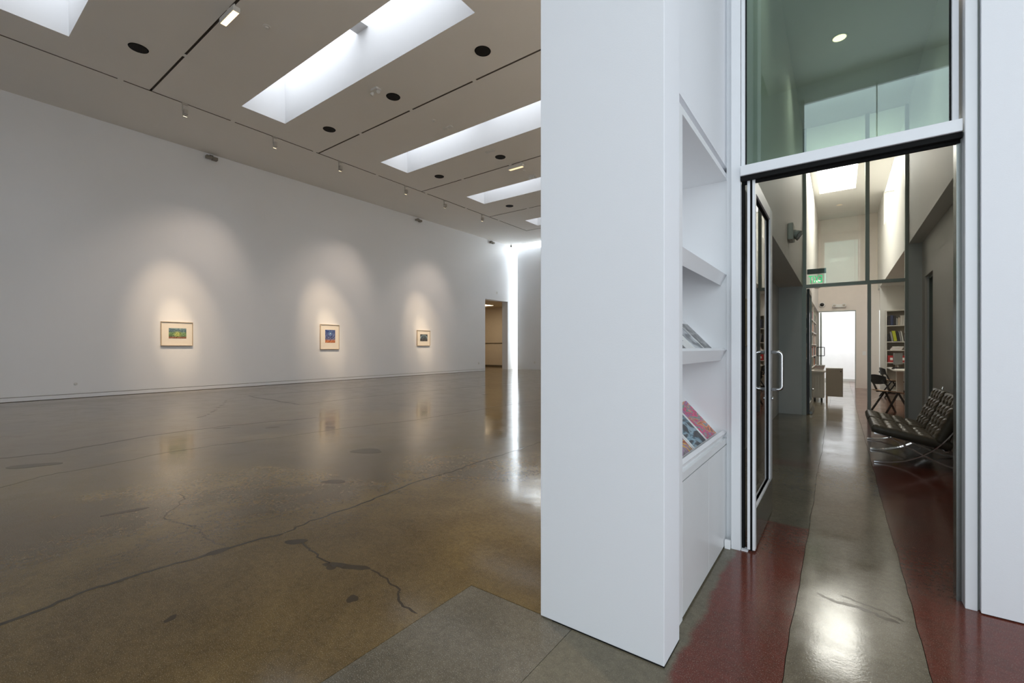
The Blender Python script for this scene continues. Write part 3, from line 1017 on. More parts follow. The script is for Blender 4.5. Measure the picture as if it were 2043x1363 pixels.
def framed(y0, y1, z0, z1, a0, a1, b0, b1, kind, label):
    root = thing('framed_painting', label, 'painting', (WX + .001, (y0 + y1) / 2, (z0 + z1) / 2))
    cy, cz = (y0 + y1) / 2, (z0 + z1) / 2
    hw, hh, t, d = (y1 - y0) / 2, (z1 - z0) / 2, .015, .045
    bm = bmesh.new()
    box(bm, 0, d, -hw, -hw + t, -hh, hh, bev=.002)
    box(bm, 0, d, hw - t, hw, -hh, hh, bev=.002)
    box(bm, 0, d, -hw + t, hw - t, -hh, -hh + t, bev=.002)
    box(bm, 0, d, -hw + t, hw - t, hh - t, hh, bev=.002)
    obj('frame', bm, OAK, root)
    obj('mat_board', B(.004, .026, -hw + t, hw - t, -hh + t, hh - t), MAT_BOARD, root)
    obj('picture', B(.026, .030, a0 - cy, a1 - cy, b0 - cz, b1 - cz), painting_material(kind), root)
    return root


framed(4.387, 5.177, 1.345, 2.045, 4.577, 5.01, 1.56, 1.86, 'meadow', 'wide framed painting of a green and blue field, nearest on the long wall')
framed(9.27, 10.06, 1.222, 2.166, 9.475, 9.89, 1.475, 1.965, 'night', 'oak framed blue painting with a white moon over orange ground, middle of the long wall')
framed(14.035, 14.846, 1.372, 2.09, 14.231, 14.685, 1.585, 1.906, 'arch', 'small oak framed dark painting with a pale arch, farthest on the long wall')


# ------------------------------------------------------------------ track spotlights on the long track
FIT = plain('grey_beige_fitting', (.46, .44, .40), .45)


def make_spot():
    t = thing('track_spotlight', '', 'spotlight', (0, 0, H), 0, 'track spotlights over the long wall')
    obj('track_adapter', B(-.018, .018, -.06, .06, -.035, .0, bev=.002), FIT, t)
    obj('stem', B(-.010, .010, -.055, -.030, -.20, -.03, bev=.002), FIT, t)
    bm = bmesh.new()
    box(bm, -.055, .055, -.03, .06, -.27, -.15, bev=.006)
    hb = obj('housing', bm, FIT, t)
    bm = bmesh.new()
    cyl(bm, (0, .015, -.262), (-.02, .015, -.305), .045, .05, 18)
    s = obj('snout', bm, FIT, hb)
    bm = bmesh.new()
    cyl(bm, (-.0205, .015, -.3055), (-.022, .015, -.309), .040, .040, 18)
    obj('lens', bm, emit('warm_lamp', (1.0, .80, .50), 6.0), hb)
    return t


sp0 = make_spot()
ys = [4.11, 6.28, 8.35, 11.06, 13.10, 15.47]
nm = ['nearest spotlight on the long track, before the first painting', 'second spotlight from the left on the long track, past the first painting',
      'third spotlight on the long track, left of the middle painting', 'fourth spotlight on the long track, past the middle painting',
      'fifth spotlight on the long track, just left of the arch painting', 'farthest spotlight on the long track, near the far corner']
for i, (y, l) in enumerate(zip(ys, nm)):
    t = sp0 if i == 0 else dup(sp0, (TRK_X, y, H))
    t.location = (TRK_X, y, H)
    t['label'] = l


def spot(loc, target, W, ang, blend, color, size=.03):
    ld = bpy.data.lights.new('lamp_beam', 'SPOT')
    ld.energy = W
    ld.spot_size = R(ang)
    ld.spot_blend = blend
    ld.color = color
    ld.shadow_soft_size = size
    o = bpy.data.objects.new('lamp_beam', ld)
    COL.objects.link(o)
    o.location = loc
    o.rotation_euler = (Vector(target) - Vector(loc)).to_track_quat('-Z', 'Y').to_euler()
    return o


WARM = (1.0, .76, .50)
for a, b, yc, zc in [(4.11, 6.28, 4.78, 1.68), (8.35, 11.06, 9.67, 1.68), (13.10, 15.47, 14.44, 1.70)]:
    spot((TRK_X - .03, a + .02, H - .33), (WX, yc, zc), 900, 13, 1.0, (1.0, .76, .50))
    spot((TRK_X - .03, a + .04, H - .33), (WX, yc, zc + .1), 620, 30, 1.0, (1.0, .76, .52))
    spot((TRK_X - .03, b + .02, H - .33), (WX, yc - .1, zc + .7), 200, 64, 1.0, (1.0, .80, .64))


# added row of unseen lamps at the hidden opposite wall, for warm ceiling bounce
for y in (3.5, 6.5, 9.5, 12.5, 15.5, 18.5):
    spot((-5.0, y, H - .3), (-1.17, y, 3.6), 600, 85, 1.0, (1.0, .85, .68), .12)


# ------------------------------------------------------------------ ceiling vents
def make_vent():
    t = thing('ceiling_vent', '', 'vent', (0, 0, H), 0, 'round black ceiling vents')
    bm = bmesh.new()
    n = 36
    for (r0, z0), (r1, z1) in zip([(.165, 0), (.160, -.008), (.148, -.008)], [(.160, -.008), (.148, -.008), (.145, -.001)]):
        for i in range(n):
            a, b = 2 * math.pi * i / n, 2 * math.pi * (i + 1) / n
            quad(bm, (r0 * math.cos(a), r0 * math.sin(a), z0), (r0 * math.cos(b), r0 * math.sin(b), z0), (r1 * math.cos(b), r1 * math.sin(b), z1), (r1 * math.cos(a), r1 * math.sin(a), z1))
    obj('rim', bm, BLACK, t)
    bm = bmesh.new()
    cyl(bm, (0, 0, -.001), (0, 0, -.002), .155, .155, 32)
    obj('duct_opening', bm, BLACK, t)
    sl = plain('vent_slat', (.035, .03, .028), .5)
    for k in range(-6, 7):
        x = k * .022
        hw = math.sqrt(.146 ** 2 - x * x)
        obj('slat', B(x - .002, x + .002, -hw, hw, -.007, -.0025), sl, t)
    return t


v0 = make_vent()
vents = [(-11.34, 2.80, 'round black vent alone at upper left of the ceiling, before the first track'),
         (-5.83, 6.95, 'round black vent nearest the white pillar, beyond the big skylight'),
         (-8.62, 6.95, 'round black vent in the middle of the row beyond the big skylight'),
         (-11.33, 6.95, 'round black vent nearest the long wall, beyond the big skylight'),
         (-8.63, 11.15, 'round black vent beside the hanging light box, past the second skylight'),
         (-11.34, 11.15, 'round black vent nearest the long wall, past the second skylight'),
         (-11.30, 15.24, 'small far round black vent past the third skylight')]
for i, (x, y, l) in enumerate(vents):
    t = v0 if i == 0 else dup(v0, (x, y, H))
    t.location = (x, y, H)
    t['label'] = l


# ------------------------------------------------------------------ linear light boxes in the cross tracks
def make_linear(lit):
    t = thing('linear_light', '', 'light', (0, 0, H), 0, None)
    obj('stem', B(-.20, -.18, -.01, .01, -.08, 0), PLASTIC, t)
    obj('stem', B(.18, .20, -.01, .01, -.08, 0), PLASTIC, t)
    obj('housing', B(-.28, .28, -.06, .06, -.17, -.08, bev=.006), PLASTIC, t)
    bm = box(bmesh.new(), -.26, .26, -.045, .045, -.174, -.1705)
    obj('lamp_tube', bm, emit('warm_tube_%d' % int(lit), (1.0, .70, .36), lit), t)
    return t


l0 = make_linear(3.4)
l0.location = (-8.72, 3.43, H)
l0['label'] = 'glowing warm light box at the end of the nearest cross track, top of picture'
l1 = make_linear(1.4)
l1.location = (-8.50, 11.83, H)
l1['label'] = 'off white light box hanging from the third cross track beside the pillar'
l2 = make_linear(3.0)
l2.location = (-8.55, 15.97, H)
l2['label'] = 'small far light box on the fourth cross track'
spot((-8.72, 3.43, H - .2), (-7.8, 3.6, 0), 60, 120, 1.0, WARM, .2)


# ------------------------------------------------------------------ detectors and sensors on the ceiling
def make_detector(label, x, y, s=1.0):
    t = thing('emergency_light', label, 'emergency light', (x, y, H))
    obj('base', B(-.10 * s, .10 * s, -.07 * s, .07 * s, -.05 * s, 0, bev=.006), PLASTIC, t)
    for k in (-1, 1):
        bm = bmesh.new()
        cyl(bm, (k * .09 * s, 0, -.05 * s), (k * .13 * s, -.03 * s, -.12 * s), .03 * s, .045 * s, 14)
        obj('lamp_head', bm, PLASTIC, t)
    return t


make_detector('white twin headed emergency light on the ceiling beside the big skylight', -8.68, 6.5)
make_detector('white twin headed emergency light on the ceiling behind the hanging light box', -8.62, 13.0)


def make_ring(label, x, y, r):
    t = thing('ceiling_sensor', label, 'sensor', (x, y, H))
    bm = bmesh.new()
    cyl(bm, (0, 0, 0), (0, 0, -.012), r, r * .92, 20)
    obj('base', bm, CEIL, t)
    bm = bmesh.new()
    cyl(bm, (0, 0, -.012), (0, 0, -.04), r * .5, r * .35, 16)
    obj('dome', bm, PLASTIC, t)


make_ring('small round ceiling disc right of the glowing light box', -8.64, 4.03, .07)
make_ring('small round ceiling disc before the second skylight', -8.65, 8.3, .06)
make_ring('little bright ceiling disc behind the hanging light box', -8.62, 12.46, .05)
for y, l in [(8.8, 'flat white ceiling plate just before the second skylight'), (10.64, 'flat white ceiling plate beside the second skylight')]:
    t = thing('ceiling_plate', l, 'ceiling plate', (-8.63, y, H))
    obj('plate', B(-.16, -.02, -.05, .05, -.015, 0, bev=.003), PLASTIC, t)
    obj('lens_cover', B(.02, .16, -.05, .05, -.022, 0, bev=.003), PLASTIC, t)


def make_wall_light(y, label, dark=True):
    t = thing('wall_speaker', label, 'wall speaker', (WX, y, 7.16))
    obj('bracket', B(0, .07, -.05, .05, .02, .09, bev=.004), ALUDK, t)
    bm = bmesh.new()
    box(bm, .02, .16, -.16, .0, -.04, .04, bev=.008)
    box(bm, .02, .16, .01, .15, -.06, .03, bev=.008)
    obj('housing', bm, plain('taupe_plastic', (.22, .20, .17), .4), t)
    return t


make_wall_light(5.66, 'small twin flood unit under the ceiling, above and right of the first painting')
make_wall_light(14.09, 'small twin flood unit under the ceiling above the arch painting')
make_wall_light(19.5, 'small twin flood unit under the ceiling above the far doorway')
t = thing('security_camera', 'tiny dark camera in the far ceiling corner above the bright slit', 'camera', (WX + .30, 21.0, H))
obj('mount', B(-.03, .03, -.03, .03, -.06, 0, bev=.004), PLASTIC, t)
bm = bmesh.new()
bmesh.ops.create_uvsphere(bm, u_segments=16, v_segments=10, radius=.065, matrix=Matrix.Translation((0, 0, -.11)))
for f in bm.faces:
    f.smooth = True
obj('dome', bm, ALUDK, t)


def wall_plate(name, label, cat, y, z, w, h, m):
    t = thing(name, label, cat, (WX, y, z))
    obj('plate', B(0, .012, -w / 2, w / 2, -h / 2, h / 2, bev=.003), m, t)
    obj('socket', B(.012, .018, -w / 5, w / 5, -h / 5, h / 5, bev=.002), plain('plate_detail', (.55, .55, .53), .4), t)


wall_plate('wall_socket', 'small white socket low on the long wall before the doorway', 'socket', 18.44, .43, .09, .12, PLASTIC)
wall_plate('wall_thermostat', 'small white sensor box above the gallery doorway', 'sensor', 20.02, 4.40, .12, .16, PLASTIC)
t = thing('wall_socket', 'tiny round outlet low on the long wall at far left', 'socket', (WX, 2.62, .365))
bm = bmesh.new()
cyl(bm, (0, 0, 0), (.02, 0, 0), .035, .03, 16)
obj('plate', bm, PLASTIC, t)
bm = bmesh.new()
cyl(bm, (.02, 0, 0), (.03, 0, 0), .012, .01, 12)
obj('knob', bm, PLASTIC, t)
t = thing('wall_socket', 'small white socket low on the far end wall beside the pillar', 'socket', (-14.2, EY, .42))
obj('plate', B(-.045, .045, -.012, 0, -.06, .06, bev=.003), PLASTIC, t)
obj('socket', B(-.02, .02, -.018, -.012, -.03, .03, bev=.002), PLASTIC, t)

# ------------------------------------------------------------------ corridor fittings
t = thing('emergency_light', 'grey twin lamp emergency light on the upper left corridor wall', 'emergency light', (-.57, 7.24, 2.86))
obj('housing', B(0, .07, -.14, .14, -.10, .13, bev=.02), plain('grey_fitting', (.42, .42, .38), .4), t)
for k in (-1, 1):
    bm = bmesh.new()
    cyl(bm, (.06, k * .07, .01), (.13, k * .085, -.04), .035, .058, 18)
    hd = obj('lamp_head', bm, plain('grey_fitting_head', (.35, .37, .35), .3), t)
    bm = bmesh.new()
    cyl(bm, (.131, k * .085, -.041), (.134, k * .0855, -.043), .045, .045, 16)
    obj('lens', bm, CHROME, hd)
t = thing('ceiling_downlight', 'round warm downlight in the corridor ceiling, seen through the tinted glass', 'light', (0.0, 7.5, HC))
bm = bmesh.new()
cyl(bm, (0, 0, 0), (0, 0, -.012), .095, .088, 28)
obj('trim_ring', bm, PLASTIC, t)
bm = bmesh.new()
cyl(bm, (0, 0, -.0121), (0, 0, -.015), .075, .075, 28)
obj('lens', bm, emit('downlight_glow', (1.0, .72, .38), 3.2), t)
spot((0, 4.3, HC - .05), (0, 4.3, 0), 28, 130, 1.0, (1.0, .88, .74), .07)
spot((0, 7.5, HC - .05), (0, 7.5, 0), 34, 130, 1.0, (1.0, .88, .74), .07)
t = dup(t, (0.0, 4.3, HC), label='second round downlight in the corridor ceiling, nearer the entrance')

t = thing('framed_picture', 'narrow pale framed picture glimpsed on the corridor wall through the gap beside the open door', 'picture', (-.97, 6.37, 1.61))
fb = bmesh.new()
for a in [(-.13, -.11, -.30, .30), (.11, .13, -.30, .30), (-.11, .11, -.30, -.28), (-.11, .11, .28, .30)]:
    box(fb, 0, .03, *a)
obj('frame', fb, OAK, t)
obj('picture', B(.005, .02, -.11, .11, -.28, .28), MAT_BOARD, t)

# dome camera and emergency lights on the office back wall
t = thing('dome_camera', 'black dome camera on a white base, above the bright back opening', 'camera', (-.466, 18.0, 2.70))
bm = bmesh.new()
cyl(bm, (0, 0, 0), (0, -.05, 0), .085, .075, 24)
obj('base', bm, PLASTIC, t)
bm = bmesh.new()
bmesh.ops.create_uvsphere(bm, u_segments=18, v_segments=12, radius=.058, matrix=Matrix.Translation((0, -.05, .005)))
for f in bm.faces:
    f.smooth = True
obj('dome', bm, BLACKM, t)
t = thing('emergency_light', 'white emergency light with two round lamps over the bright back opening', 'emergency light', (-.012, 18.0, 2.665))
obj('housing', B(-.12, .12, -.06, 0, -.075, .03, bev=.015), PLASTIC, t)
for k in (-1, 1):
    bm = bmesh.new()
    cyl(bm, (k * .125, -.02, 0), (k * .125, -.10, -.01), .055, .06, 18)
    hd = obj('lamp_head', bm, PLASTIC, t)
    bm = bmesh.new()
    cyl(bm, (k * .125, -.1005, -.01), (k * .125, -.103, -.01), .035, .035, 16)
    obj('lens', bm, BEIGE, hd)
t = thing('wall_bracket_light', 'white rounded fitting high on the office left wall just under the partition bar', 'light', (-.57, 13.4, 2.86))
bm = bmesh.new()
bmesh.ops.create_uvsphere(bm, u_segments=16, v_segments=10, radius=.11, matrix=Matrix.Translation((.12, 0, 0)))
for f in bm.faces:
    f.smooth = True
obj('globe', bm, PLASTIC, t)
obj('bracket', B(0, .06, -.08, .08, -.08, .12, bev=.02), PLASTIC, t)
t = thing('light_switch', 'small white switch plate right of the bright back opening', 'switch', (.63, 18.0, 1.11))
obj('plate', B(-.045, .045, -.01, 0, -.06, .06, bev=.002), PLASTIC, t)
obj('rocker', B(-.02, .02, -.016, -.01, -.03, .03, bev=.002), PLASTIC, t)
struct('trim_6', box(B(-.57, .42, 17.985, 18.0, 2.46, 2.49), .40, .42, 17.985, 18.0, 0, 2.46), GREYF)


# ------------------------------------------------------------------ leather lounge chairs
def arc_s(ctrl, n=8):
    """Catmull-Rom through 2-D control points"""
    P = [Vector(c) for c in ctrl]
    P = [P[0] * 2 - P[1]] + P + [P[-1] * 2 - P[-2]]
    out = []
    for i in range(1, len(P) - 2):
        for k in range(n):
            t = k / n
            a, b, c, d = P[i - 1], P[i], P[i + 1], P[i + 2]
            out.append(.5 * ((2 * b) + (c - a) * t + (2 * a - 5 * b + 4 * c - d) * t * t + (3 * b - a - 3 * c + d) * t ** 3))
    out.append(P[-2])
    return out


def cushion(length, width, thick, nu, nv):
    """tufted pad: length along u (x), width along v (y); top face dimpled at the button grid"""
    bm = bmesh.new()
    U, V = nu * 8, nv * 8
    top, bot = {}, {}
    for i in range(U + 1):
        for j in range(V + 1):
            fu, fv = i / U, j / V
            u, v = fu * nu, fv * nv
            a = abs(math.sin(math.pi * u)) ** .45
            b = abs(math.sin(math.pi * v)) ** .45
            seam = min(a, b)
            du = min(abs(u - round(u)), .5)
            dv = min(abs(v - round(v)), .5)
            btn = math.exp(-(du * du + dv * dv) * 40)
            edge = min(fu, 1 - fu, fv, 1 - fv)
            inner = 0 < round(u) < nu and 0 < round(v) < nv
            z = thick * (.82 + .18 * (seam if edge > .001 else .25))
            if inner:
                z -= thick * .16 * btn
            z += .004 * math.sin(13 * u + 7 * v)
            rx = .012 if edge <= .001 else 0
            x = fu * length
            y = (fv - .5) * width
            top[i, j] = bm.verts.new((x, y, z))
    for i in range(U):
        for j in range(V):
            f = bm.faces.new([top[i, j], top[i + 1, j], top[i + 1, j + 1], top[i, j + 1]])
            f.smooth = True
    # side band
    ring = [(i, 0) for i in range(U)] + [(U, j) for j in range(V)] + [(i, V) for i in range(U, 0, -1)] + [(0, j) for j in range(V, 0, -1)]
    cx, cy = length / 2, 0
    mid, low = [], []
    for i, j in ring:
        c = top[i, j].co
        ox = .012 * (1 if i == U else -1 if i == 0 else 0)
        oy = .012 * (1 if j == V else -1 if j == 0 else 0)
        mid.append(bm.verts.new((c.x + ox, c.y + oy, thick * .5)))
        low.append(bm.verts.new((c.x, c.y, 0)))
    n = len(ring)
    for k in range(n):
        a, b = ring[k], ring[(k + 1) % n]
        for f in (bm.faces.new([top[a], top[b], mid[(k + 1) % n], mid[k]]), bm.faces.new([mid[k], mid[(k + 1) % n], low[(k + 1) % n], low[k]])):
            f.smooth = True
            f.material_index = 1
    bm.faces.new(low)
    return bm


def buttons(length, width, thick, nu, nv):
    bm = bmesh.new()
    for i in range(1, nu):
        for j in range(1, nv):
            x, y = length * i / nu, (j / nv - .5) * width
            bmesh.ops.create_uvsphere(bm, u_segments=8, v_segments=5, radius=.011, matrix=Matrix.Translation((x, y, thick * .60)))
    return bm


def lounge_chair(y, label):
    # local: x from front (0) to back (0.75), y centred
    t = thing('leather_lounge_chair', label, 'lounge chair', (.315, y, 0), 0, 'pair of tufted leather lounge chairs')
    W = .74
    prof = rect(.0055, .017)
    for s in (-1, 1):
        yy = s * (W / 2 + .012)
        # arc from front foot rising to the top of the back
        A = arc_s([(.0, .012), (.16, .025), (.33, .085), (.50, .21), (.64, .40), (.74, .62), (.785, .78)])
        # S curve from the seat front dropping to the rear foot
        Bc = arc_s([(.0, .335), (.12, .30), (.30, .20), (.44, .12), (.58, .055), (.70, .022), (.80, .010)])
        bm = bmesh.new()
        sweep(bm, [(p.x, yy, p.y) for p in A], prof, up=(0, 0, 1))
        obj('leg', bm, CHROME, t)
        bm = bmesh.new()
        sweep(bm, [(p.x, yy, p.y) for p in Bc], prof, up=(0, 0, 1))
        obj('leg', bm, CHROME, t)
    bm = bmesh.new()
    for x, z in [(.02, .325), (.60, .16 + .035), (.775, .75)]:
        box(bm, x - .015, x + .015, -W / 2 - .012, W / 2 + .012, z - .005, z + .005)
    obj('cross_bar', bm, CHROME, t)
    bm = bmesh.new()
    for k in range(7):
        yy = -W / 2 + .06 + k * (W - .12) / 6
        sweep(bm, [(.02, yy, .322), (.30, yy, .265), (.59, yy, .205)], rect(.003, .018), up=(0, 0, 1))
        sweep(bm, [(.60, yy, .22), (.69, yy, .48), (.77, yy, .74)], rect(.003, .018), up=(1, 0, 0))
    obj('leather_straps', bm, LEATHERB, t)
    seat = obj('seat_cushion', cushion(.66, W - .02, .095, 5, 4), [LEATHER, LEATHERB], t, loc=(-.02, 0, .338), rot=(0, R(11.5), 0))
    obj('buttons', buttons(.66, W - .02, .095, 5, 4), LEATHERB, seat, 'stuff')
    back = obj('back_cushion', cushion(.50, W - .02, .095, 4, 4), [LEATHER, LEATHERB], t)
    # back: u runs up the rake, normal faces the sitter (-x)
    th = R(68)
    u = Vector((math.cos(th), 0, math.sin(th)))
    nrm = Vector((-math.sin(th), 0, math.cos(th)))
    v = nrm.cross(u)
    back.matrix_local = Matrix.Translation((.585, 0, .275)) @ Matrix((u, v, nrm)).transposed().to_4x4()
    obj('buttons', buttons(.50, W - .02, .095, 4, 4), LEATHERB, back, 'stuff')
    return t


lc = lounge_chair(6.885, 'nearer tufted leather lounge chair on curved chrome legs, by the entrance door')
dup(lc, (.315, 7.70, 0), 0, 'farther tufted leather lounge chair on curved chrome legs, toward the glass partition')


# ------------------------------------------------------------------ office chairs with compass legs
def office_chair(loc, rz, label):
    t = thing('office_chair', label, 'chair', loc, rz, 'black office chairs with compass legs')
    # faces +x
    seat = bmesh.new()
    n = 10
    rows = []
    for i in range(n + 1):
        f = i / n
        x = -.20 + .42 * f
        z = .445 + (.02 * math.cos(f * math.pi)) + (.0 if f < .85 else -.02 * (f - .85) / .15)
        hw = .19 + .02 * math.sin(f * math.pi)
        rows.append([(x, -hw, z), (x, -hw * .4, z - .008), (x, hw * .4, z - .008), (x, hw, z)])
    V1 = [[seat.verts.new(p) for p in r] for r in rows]
    V2 = [[seat.verts.new((p[0], p[1], p[2] - .012)) for p in r] for r in rows]
    for i in range(n):
        for j in range(3):
            seat.faces.new([V1[i][j], V1[i + 1][j], V1[i + 1][j + 1], V1[i][j + 1]])
            seat.faces.new([V2[i][j], V2[i][j + 1], V2[i + 1][j + 1], V2[i + 1][j]])
    for i in range(n):
        for j in (0, 3):
            seat.faces.new([V1[i][j], V2[i][j], V2[i + 1][j], V1[i + 1][j]])
    for i in (0, n):
        for j in range(3):
            seat.faces.new([V1[i][j], V1[i][j + 1], V2[i][j + 1], V2[i][j]])
    obj('seat', seat, PLYW, t)
    bk = bmesh.new()
    m = 12
    ring1, ring2 = [], []
    for i in range(m + 1):
        a = (i / m - .5) * 1.5
        y = .20 * math.sin(a) / math.sin(.75)
        x = -.26 + .05 * (1 - math.cos(a)) / (1 - math.cos(.75))
        hh = .095 * (1 - .35 * abs(i / m - .5) ** 2 * 4)
        for r, dx in ((ring1, 0), (ring2, -.012)):
            r.append((bk.verts.new((x + dx - .015, y, .675 + hh)), bk.verts.new((x + dx + .01, y, .675 - hh))))
    for i in range(m):
        bk.faces.new([ring1[i][0], ring1[i + 1][0], ring1[i + 1][1], ring1[i][1]])
        bk.faces.new([ring2[i][0], ring2[i][1], ring2[i + 1][1], ring2[i + 1][0]])
        bk.faces.new([ring1[i][0], ring2[i][0], ring2[i + 1][0], ring1[i + 1][0]])
        bk.faces.new([ring1[i][1], ring1[i + 1][1], ring2[i + 1][1], ring2[i][1]])
    for i in (0, m):
        bk.faces.new([ring1[i][0], ring1[i][1], ring2[i][1], ring2[i][0]])
    obj('backrest', bk, BLACKM, t)
    for s in (-1, 1):
        y = s * .17
        obj('back_post', sweep(bmesh.new(), [(-.12, y, .42), (-.19, y, .58), (-.262, s * .15, .66)], rect(.010, .014), up=(0, 1, 0)), BLACKM, t)
        obj('leg', sweep(bmesh.new(), [(.02, y, .425), (-.24, y * 1.15, .0)], rect(.011, .014), up=(0, 1, 0)), BLACKM, t)
        obj('leg', sweep(bmesh.new(), [(.02, y, .425), (.24, y * 1.15, .0)], rect(.011, .014), up=(0, 1, 0)), BLACKM, t)
    fr = bmesh.new()
    box(fr, -.14, .16, -.18, -.15, .415, .432)
    box(fr, -.14, .16, .15, .18, .415, .432)
    box(fr, .0, .04, -.15, .15, .415, .432)
    obj('seat_frame', fr, BLACKM, t)
    return t


oc = office_chair((.80, 11.40, 0), R(32), 'nearer black chair with wooden seat and compass legs, behind the partition glass')
dup(oc, (1.13, 15.2, 0), R(12), 'farther black chair with compass legs, tucked at the desk')

# ------------------------------------------------------------------ desk with computer
dk = thing('desk', 'white topped office desk on a pale column, right side of the back office', 'desk', (1.5, 15.2, 0))
bm = bmesh.new()
P = [(-.34, 1.15), (-.44, 1.0), (-.44, -.95), (-.40, -1.10), (.45, -1.10), (.45, 1.15)]
a = [bm.verts.new((x, y, .745)) for x, y in P]
b = [bm.verts.new((x, y, .720)) for x, y in P]
bm.faces.new(a)
bm.faces.new(b[::-1])
for i in range(len(P)):
    bm.faces.new([a[i], b[i], b[(i + 1) % 6], a[(i + 1) % 6]])
obj('desk_top', bm, OFFW, dk)
obj('pedestal', B(-.37, -.24, -.75, -.60, .03, .719, bev=.01), OFFW, dk)
obj('pedestal_foot', B(-.37, .40, -.76, -.59, 0, .029, bev=.004), OFFW, dk)
obj('pedestal', B(-.10, .02, .75, .90, .03, .719, bev=.01), OFFW, dk)
obj('modesty_panel', B(.40, .42, -.5, 1.0, .15, .719), OFFW, dk)
cm = thing('computer_monitor', 'slim computer monitor seen edge on, standing on the white desk', 'monitor', (1.24, 15.5, .746), R(62))
obj('screen', B(-.21, .21, -.012, .012, .10, .40, bev=.004), plain('silver_screen', (.35, .38, .40), .25, metal=.5), cm)
obj('stand', box(B(-.03, .03, .0, .05, .0, .18), -.08, .08, -.05, .10, 0, .01), STEEL, cm)
for k, (x, y, w, d, h, m, l) in enumerate([(1.22, 14.40, .26, .20, .025, PAPER, 'loose white papers at the front of the desk'),
                                           (1.20, 14.85, .22, .16, .05, BLACKM, 'dark folder lying beneath the monitor on the desk')]):
    t = thing('paper_stack' if k == 0 else 'folder', l, 'papers' if k == 0 else 'folder', (x, y, .746), R(12 * (k + 1)))
    obj('sheets', B(-w / 2, w / 2, -d / 2, d / 2, 0, h * .6, bev=.002), m, t)
    obj('top_sheet', B(-w / 2 + .02, w / 2 + .015, -d / 2, d / 2 - .01, h * .6, h), m, t)
for k, (x, l) in enumerate([(1.10, 'red box file standing on the low bookcase shelf behind the desk, left'), (1.36, 'red box file standing on the low bookcase shelf behind the desk, right')]):
    t = thing('box_file', l, 'box file', (x + .09, 16.72, .8735))
    obj('case', B(-.08, .08, -.09, .09, 0, .19, bev=.004), RED, t)
    obj('spine_label', B(-.03, .03, -.096, -.09, .06, .13), PAPER, t)

# ------------------------------------------------------------------ bookcase behind the desk, with books
bk = thing('bookcase', 'white open bookcase with books behind the desk, right of the back office', 'bookcase', (1.07, 16.6, 0))
def Q(x0, x1, y0, y1, z0, z1):
    return B(x0 - 1.07, x1 - 1.07, y0 - 16.6, y1 - 16.6, z0, z1)
obj('side_panel', Q(1.07, 1.09, 16.6, 16.98, 0, 2.36), OFFW, bk)
obj('side_panel', Q(2.20, 2.22, 16.6, 16.98, 0, 2.36), OFFW, bk)
obj('top_board', Q(1.09, 2.20, 16.6, 16.98, 2.33, 2.36), OFFW, bk)
obj('back_panel', Q(1.09, 2.20, 16.96, 16.98, 0, 2.33), BEIGE, bk)
SH = [.05, .85, 1.20, 1.44, 1.90]
for z in SH:
    obj('shelf', Q(1.09, 2.20, 16.6, 16.96, z, z + .022), OFFW, bk)

BOOKC = {n: plain('book_' + n.replace(' ', '_'), c, .5, var=.1) for n, c in {
    'black': (.015, .015, .018), 'dark blue': (.02, .03, .08), 'grey': (.25, .25, .24), 'white': (.65, .64, .6), 'lime': (.42, .46, .02),
    'red': (.35, .03, .02), 'brown': (.16, .09, .05), 'cream': (.52, .46, .36), 'orange': (.5, .16, .03), 'green': (.05, .12, .06)}.items()}


def book(loc, w, d, h, cname, label, group, rz=0.0, tilt=0.0, axis='Y'):
    """upright book: w across the shelf, d deep, h tall; spine faces -Y"""
    t = thing('book', label, 'book', loc, rz, group)
    c = obj('cover', box(box(box(bmesh.new(), 0, .002, 0, d, 0, h), w - .002, w, 0, d, 0, h), .002, w - .002, 0, .002, 0, h), BOOKC[cname], t)
    obj('pages', B(.0022, w - .0022, .0022, d - .004, .003, h - .003), PAPER, t)
    if tilt:
        t.rotation_euler = (0, tilt, rz)
    return t


rowA = [('black', .055, .27), ('dark blue', .06, .29), ('black', .05, .28), ('grey', .04, .20), ('cream', .045, .22), ('white', .05, .27), ('white', .04, .28), ('brown', .05, .26), ('grey', .05, .24)]
x = 1.11
for i, (c, w, h) in enumerate(rowA):
    book((x, 16.63, 1.9235), w, .22, h, c, '%s book standing on the upper shelf of the bookcase, %s from its left end' % (c, ['first', 'second', 'third', 'fourth', 'fifth', 'sixth', 'seventh', 'eighth', 'ninth'][i]), 'books on the upper shelf')
    x += w + .004
rowB = [('black', .035, .22, 0), ('grey', .04, .27, -.16), ('lime', .07, .29, -.16), ('black', .05, .28, -.16), ('grey', .035, .28, -.16), ('white', .025, .29, -.16), ('brown', .05, .24, 0), ('cream', .05, .25, 0)]
x = 1.105
for i, (c, w, h, tl) in enumerate(rowB):
    book((x + (.045 if tl else 0), 16.63, 1.4640 + (w * math.sin(abs(tl)) if tl else 0)), w, .22, h, c, '%s book %s on the middle bookcase shelf, %s from its left end' % (c, 'leaning' if tl else 'upright', ['first', 'second', 'third', 'fourth', 'fifth', 'sixth', 'seventh', 'eighth'][i]), 'books on the middle shelf', tilt=tl)
    x += w + .010 + (.05 if i == 5 else 0)
for i, c in enumerate(['brown', 'red', 'black']):
    t = thing('book', '%s book lying flat on the narrow bookcase shelf, %s of its small pile' % (c, ['bottom', 'middle', 'top'][i]), 'book', (1.16 + .02 * i, 16.64, 1.2235 + i * .035), 0, 'books lying flat')
    obj('cover', box(B(0, .26, 0, .2, 0, .003), 0, .26, 0, .2, .029, .032), BOOKC[c], t)
    obj('pages', B(.004, .256, .002, .196, .003, .029), PAPER, t)

